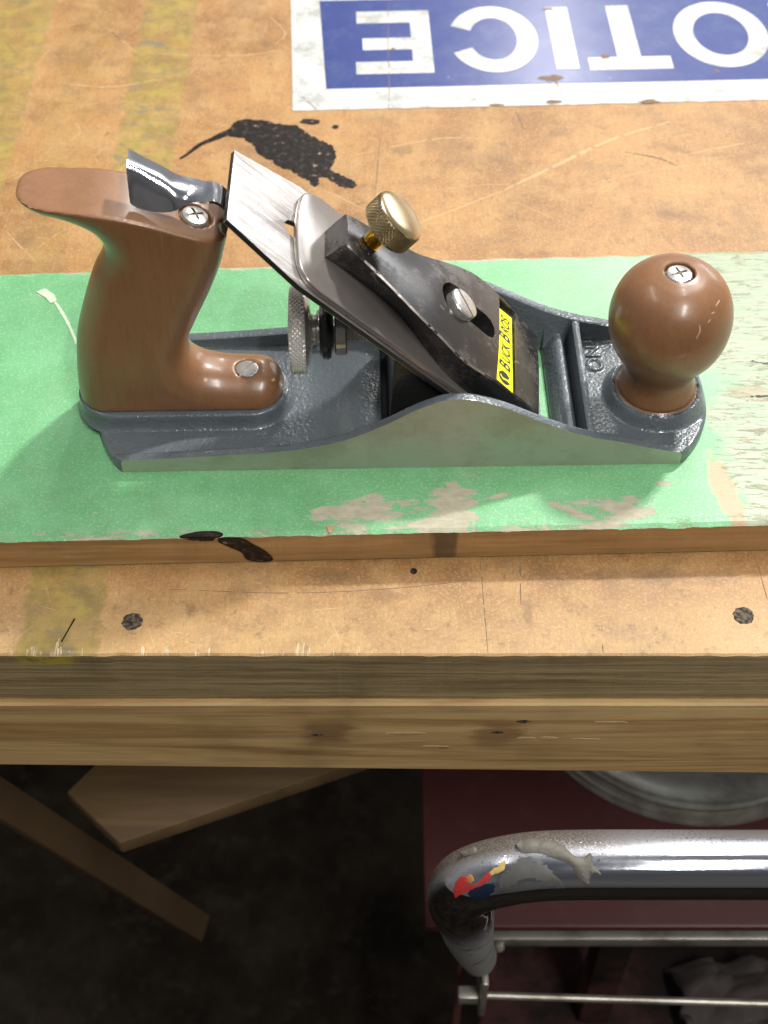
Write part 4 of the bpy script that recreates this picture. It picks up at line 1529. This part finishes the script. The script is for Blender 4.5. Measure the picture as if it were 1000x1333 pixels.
# round emblem with a leaping shape left clear in it
em = []
c0, c1 = (0.105, 0.50), (0.078, 0.34)
ring_o = [(c0[0] + c1[0] * math.cos(k * math.pi / 14), c0[1] + c1[1] * math.sin(k * math.pi / 14)) for k in range(28)]
vv_ = [lab_pt(a, b) for a, b in ring_o]
em.append((vv_, [tuple(range(28))]))
join('emblem', em, M['ink'], lab)
em = [(lambda P: ([lab_pt(a, b, 17.83) for a, b in P], [tuple(range(len(P)))]))(
    [(0.135, 0.20), (0.105, 0.35), (0.095, 0.62), (0.120, 0.72), (0.112, 0.78), (0.085, 0.66), (0.070, 0.60), (0.078, 0.52), (0.088, 0.36), (0.070, 0.14), (0.10, 0.10)])]
join('emblem_figure', em, M['yellow'], lab)


# ---- knurled heads
def knurled(name, r, h0, h1, f, mat, parent, seg=120, rows=10, amp=0.22):
    v, fc = [], []
    for i in range(rows + 1):
        for k in range(seg):
            a = 2 * math.pi * k / seg
            e = (i in (0, rows))
            q = r + (-0.35 if e else (amp if (i + k) % 2 else -amp))
            v.append(f(q * math.cos(a), q * math.sin(a), h0 + (h1 - h0) * i / rows))
    for i in range(rows):
        for k in range(seg):
            k2 = (k + 1) % seg
            a, b, c, d = i * seg + k, i * seg + k2, (i + 1) * seg + k2, (i + 1) * seg + k
            if (i + k) % 2:
                fc += [(a, b, c), (a, c, d)]
            else:
                fc += [(a, b, d), (b, c, d)]
    fc += [tuple(range(seg))[::-1], tuple(rows * seg + k for k in range(seg))]
    return pyd(name, v, fc, mat, parent)


# adjusting wheel group: axis along u at h = 46
ax = lambda x, y, z: (z, 38.5 + x, 45.8 + y)
wheel = knurled('adjusting_wheel', 18.4, 73.8, 80.6, ax, M['knurl'], plane, 110, 7, 0.32)
lathe('wheel_hub', [(0, 72.9), (6, 72.9), (16.3, 73.6), (17.6, 73.85)], ax, M['knurl'], wheel)
lathe('hub_collar', [(16, 80.6), (15, 81.4), (12.5, 82.2), (7.4, 82.6), (6.4, 83.4), (6.4, 84.6), (8.2, 85.2), (8.6, 86.4), (7.6, 87.0), (6, 87.3), (6, 88.5), (9.4, 89.0), (9.6, 91.2), (7, 92)],
      ax, M['nickel'], wheel)
lathe('yoke', [(0, 86.2), (10.5, 86.3), (12.6, 87.6), (12.9, 89.5), (12.0, 91.0), (7, 91.6), (0, 91.6)], ax, M['frog'], plane)
lathe('lock_nut', [(0, 92.5), (10.4, 92.6), (11.0, 93.2), (11.0, 97.2), (10.4, 97.7), (0, 97.8)], ax, M['nickel'], plane, 40)
thr = []
for k in range(34):
    thr.append((5.4 if k % 2 else 4.7, 97 + k * 0.62))
lathe('threaded_rod', [(0, 97)] + thr + [(0, 119)], ax, M['knurl'], plane, 24)

# brass thumbscrew: axis along the bed normal
bs = lambda x, y, z: inc(112.0 + x + (z - 18) * 0.06, 38.4 + y, z)
tv = []
for k in range(25):
    tv.append((4.1 if k % 2 else 3.1, 16.5 + k * 0.55))
lathe('brass_thread', [(0, 16.5)] + tv + [(0, 29.8)], bs, M['brasst'], plane, 28, True, 20)
bh = knurled('brass_thumbscrew', 11.6, 28.0, 37.0, bs, M['brassk'], plane, 92, 10, 0.17)
lathe('thumbscrew_face', [(11.25, 36.9), (11.2, 37.35), (10.6, 37.65), (8, 38.05), (4, 38.3), (0, 38.4)], bs, M['brass'], bh, 64)

# cap screw
cs = lambda x, y, z: inc(61 + x - (z - 19) * .1, 38.6 + y + (z - 19) * .15, z)
lathe('cap_screw_shank', [(0, 2), (4.4, 2), (4.4, 19), (0, 19)], cs, M['nickel'], plane, 24)
screw_head('cap_screw', lambda x, y, z: cs(x, y, z + 19.2), 7.3, 4.2, R(52.3), M['nickel'], plane, False, True)

# lateral adjusting lever (chrome), lofted cross-sections
def lever():
    secs = []
    def sec(u, pts):
        secs.append([(u + p[2] if len(p) > 2 else u, p[0], p[1]) for p in cr([q[:2] for q in pts], 4)])
    S1 = [
        (13.6, [(38.6, 116.2), (38.5, 120.5), (38.6, 125.4), (40.4, 129.6), (44.0, 130.8), (49.5, 130.6)]),
        (15.5, [(38.4, 114.6), (38.4, 119.5), (38.5, 124.8), (40.2, 128.9), (43.6, 130.0), (49.0, 129.8)]),
        (20.0, [(37.7, 113.6), (37.7, 118.2), (37.8, 123.0), (39.4, 126.9), (42.6, 127.9), (47.6, 127.7)]),
        (26.0, [(36.8, 113.4), (36.8, 117.0), (36.9, 120.6), (38.4, 123.8), (41.6, 124.8), (46.4, 124.7)]),
        (31.0, [(36.0, 114.6), (36.0, 116.8), (36.2, 118.9), (37.8, 121.0), (41.2, 121.8), (45.8, 121.9)]),
        (36.0, [(34.8, 116.8), (35.2, 117.6), (36.2, 118.4), (38.0, 119.2), (41.4, 119.9), (45.4, 120.2)]),
        (42.0, [(34.0, 117.4), (34.8, 117.6), (36.6, 117.8), (38.8, 118.1), (41.6, 118.5), (44.8, 118.8)]),
        (50.0, [(34.0, 117.0), (35.2, 117.0), (37.0, 117.1), (39.0, 117.2), (41.6, 117.4), (44.6, 117.5)]),
        (56.0, [(34.0, 110.5), (35.2, 110.5), (37.0, 110.5), (39.0, 110.5), (41.6, 110.6), (44.6, 110.6)]),
    ]
    S1 = [(u + (3.0 if u < 45 else 0), [(w - 4.4 - 0.26 * max(0, 124 - h) * (1 if u < 34 else 0), h + 3.0) for w, h in pts]) for u, pts in S1]
    # refine along u
    arr = np.array([[(u, w, h) for (w, h) in [tuple(p) for p in cr(pts, 4)]] for u, pts in S1])
    fine = []
    for j in range(arr.shape[1]):
        fine.append(cr([tuple(p) for p in arr[:, j]], 5))
    fine = np.array(fine)          # [j][i]
    nj, ni = fine.shape[:2]
    v = [tuple(fine[j, i]) for i in range(ni) for j in range(nj)]
    f = [(i * nj + j, i * nj + j + 1, (i + 1) * nj + j + 1, (i + 1) * nj + j) for i in range(ni - 1) for j in range(nj - 1)]
    o = pyd('lateral_lever', v, f, M['chrome'], plane, True)
    md = o.modifiers.new('t', 'SOLIDIFY')
    md.thickness = 1.3 * S
    md.offset = 0
    bpy.context.view_layer.update()
    me = bpy.data.meshes.new_from_object(o.evaluated_get(bpy.context.evaluated_depsgraph_get()))
    o.modifiers.clear()
    o.data = me
    me.polygons.foreach_set('use_smooth', [True] * len(me.polygons))
    me.set_sharp_from_angle(angle=R(50))
    return o


lever()

# ================================================================== RED CART under the bench
cart = empty('steel_cart')
tag(cart, 'red steel cart with a chrome push handle standing in front of the bench', 'cart')
ZR = -330
o = box('tray_top', (24, 26, ZR - 8), (520, 420, ZR), M['red'], cart, 2.5)
o = box('front_lip', (44, 19, ZR - 12), (520, 25, ZR - 1), M['dull'], cart, 1.0)
o = box('lower_shelf', (66, -30, -480), (520, 420, -472), M['iron'], cart)
for xx in (45, 63):
    box('post', (xx, 14, -620), (xx + 5, 20, ZR - 12), M['red'], cart, 1.0)
box('cross_post', (130, 20, -600), (150, 40, ZR - 9), M['iron'], cart, 1.0)
tube('lower_rod', [(46, -6, -352), (90, -7.5, -352), (227, -11.5, -352), (520, -18, -352)], 2.3, M['dull'], cart, 14)
box('hinge_plate', (56.5, -12, -372), (60.5, 12, -322), M['dull'], cart, 1.2)
o = box('hinge_block', (44, -10, -358), (56, -2, -348), M['dull'], cart, 1.0)
lathe('bolt_head', [(0, 0), (3.2, 0), (3.2, 2), (2.2, 3), (0, 3.2)], lambda x, y, z: (69 + x, 18 + y, -341 + z), M['dull'], cart, 16)
# tube handle
A0 = (620, -66.0, -53.4)
path = [(620, -66, -53.4), (300, -66, -53.4), (155, -66, -53.4), (110, -66, -53.3), (80, -66, -53.4), (62, -66.3, -54.2), (49, -66.8, -57.5), (39, -67.0, -63.5), (33.5, -66.4, -72), (32.0, -65, -84), (33.3, -62, -100),
        (36.5, -54, -130), (40.5, -42, -175), (46, -26, -230), (52, -8, -288), (54, -4, -300)]
pp = cr(path, 6)
rad, flt = [], []
for p in pp:
    z = p[2]
    rad.append(13.9)
    t = min(1, max(0, (-z - 100) / 190))
    flt.append((1 - 0.22 * t, 1 - 0.30 * t))
chrome_handle = tube('push_handle', pp, rad, M['tube'], cart, 48, flt)


# residue and painted-on reflections on the handle tube: outlines seen from above, laid onto the tube surface
from mathutils.bvhtree import BVHTree
tube_bvh = BVHTree.FromPolygons([v.co.copy() for v in chrome_handle.data.vertices], [tuple(p.vertices) for p in chrome_handle.data.polygons])


def tube_patch(name, outline, mat, th, parent, n=3, rough=0.0):
    O_ = [tuple(p) for p in cr(outline, n, True)]
    if rough:
        O_ = [(a + rng.uniform(-rough, rough), b + rng.uniform(-rough, rough)) for a, b in O_]
    m = len(O_)
    bm = bmesh.new()
    fo = bm.faces.new([bm.verts.new((a * S, b * S, 0)) for a, b in O_])
    bmesh.ops.triangulate(bm, faces=[fo])
    bmesh.ops.subdivide_edges(bm, edges=[e for e in bm.edges if not e.is_boundary], cuts=3, use_grid_fill=True)
    bmesh.ops.triangulate(bm, faces=bm.faces[:])
    rim = set(v for e in bm.edges if e.is_boundary for v in e.verts)
    for v in bm.verts:
        loc, nor, _, _ = tube_bvh.ray_cast(Vector((v.co.x, v.co.y, 0.05)), Vector((0, 0, -1)))
        if loc is None:
            loc, nor, _, _ = tube_bvh.find_nearest(Vector((v.co.x, v.co.y, -0.05)))
        q = th * (0.15 if v in rim else 1.0 + 0.35 * mnoise.noise(Vector((v.co.x * 300, v.co.y * 300, 1))))
        v.co = loc + nor * q * S
    me = bpy.data.meshes.new(name)
    bm.to_mesh(me)
    bm.free()
    return link(name, me, mat, parent, True)


tube_patch('adhesive_smear', [(52.8, -62.7), (57.0, -60.4), (63.1, -61.1), (70.0, -63.4), (74.7, -68.0), (78.3, -69.7), (81.9, -67.7), (82.7, -72.0), (85.8, -74.9),
                              (82.3, -75.0), (80.2, -78.1), (76.3, -75.5), (73.0, -71.7), (67.1, -69.4), (61.1, -67.1), (55.1, -66.7)], M['adh'], 1.3, chrome_handle, 4, 0.12)
for a_, m_ in (([(28.6, -72.6), (31.3, -71.3), (33.0, -72), (33.6, -74.6), (37.0, -75.3), (41.6, -72.3), (42.5, -74.3), (39.4, -75.9), (33.3, -76.5), (28.4, -76.5)], 'reflection_red'),
             ([(42.2, -72.2), (45.0, -71.0), (47.6, -69.0), (48.5, -70.0), (47.4, -72.3), (44.0, -73.3), (42.6, -73.6)], 'reflection_yellow'),
             ([(33.2, -72.3), (34.9, -71.7), (36, -74.0), (34.4, -74.3)], 'reflection_orange'),
             ([(33.9, -76.9), (39.4, -76.1), (43.0, -76.2), (44.1, -77.8), (40.7, -79.8), (35.6, -78.9)], 'reflection_blue')):
    tube_patch('reflection_patch', a_, M[m_], 0.12, chrome_handle, 5, 0.28)  # coloured reflections in the chrome, built as thin patches
tube_patch('dirt_film', [(47.5, -73.5), (55.0, -68.4), (62.5, -70.4), (68.1, -75.9), (70.9, -78.6), (60.3, -77.4), (49.8, -78.0), (45.5, -76.9)], M['adh2'], 0.08, chrome_handle, 6, 0.4)
tube_patch('adhesive_lump', [(31.7, -61.6), (34.5, -60.6), (37.6, -61.2), (36.9, -63.4), (32.6, -63.6)], M['adh'], 1.5, chrome_handle)

# round metal pan on the cart
pan = empty('metal_pan')
tag(pan, 'round dull metal pan with rolled rims lying on the red cart top', 'pan')
PC = (203, 207)
pf = lambda x, y, z: (PC[0] + x, PC[1] + y, ZR + z)
lathe('lower_rim', [(0, 0.2), (111, 0.2), (115, 1.0), (116.5, 3), (115.5, 5), (112, 5.6), (0, 5.6)], pf, M['dull'], pan, 96)
lathe('middle_rim', [(0, 5.8), (110, 5.8), (113.5, 7), (115, 9), (113.5, 11), (110, 11.5), (0, 11.5)], pf, M['dull'], pan, 96)
lathe('pan_face', [(0, 11.7), (107, 11.7), (111, 14), (112, 17.5), (110.5, 19.5), (107, 19.2), (101, 15.5), (90, 14), (0, 13.4)], pf, M['pan'], pan, 96)

# crumpled rag on the lower shelf at right
def rag_mesh():
    v, f = [], []
    n = 26
    for i in range(n):
        for j in range(n):
            x, y = 196 + i * 4.2, 0 + j * 2.2
            q = mnoise.noise(Vector((x * .045, y * .045, 2))) * 26 + mnoise.noise(Vector((x * .12, y * .12, 5))) * 9
            rr = math.hypot((i - n / 2) / (n / 2), (j - n / 2) / (n / 2))
            v.append((x + q * .3, y, -430 + q - 22 * rr))
    for i in range(n - 1):
        for j in range(n - 1):
            f.append((i * n + j, (i + 1) * n + j, (i + 1) * n + j + 1, i * n + j + 1))
    o = pyd('crumpled_rag', v, f, M['rag'], None, True)
    md = o.modifiers.new('t', 'SOLIDIFY')
    md.thickness = 2 * S
    return o
tag(rag_mesh(), 'crumpled grey rag hanging low below the red cart tray', 'rag')
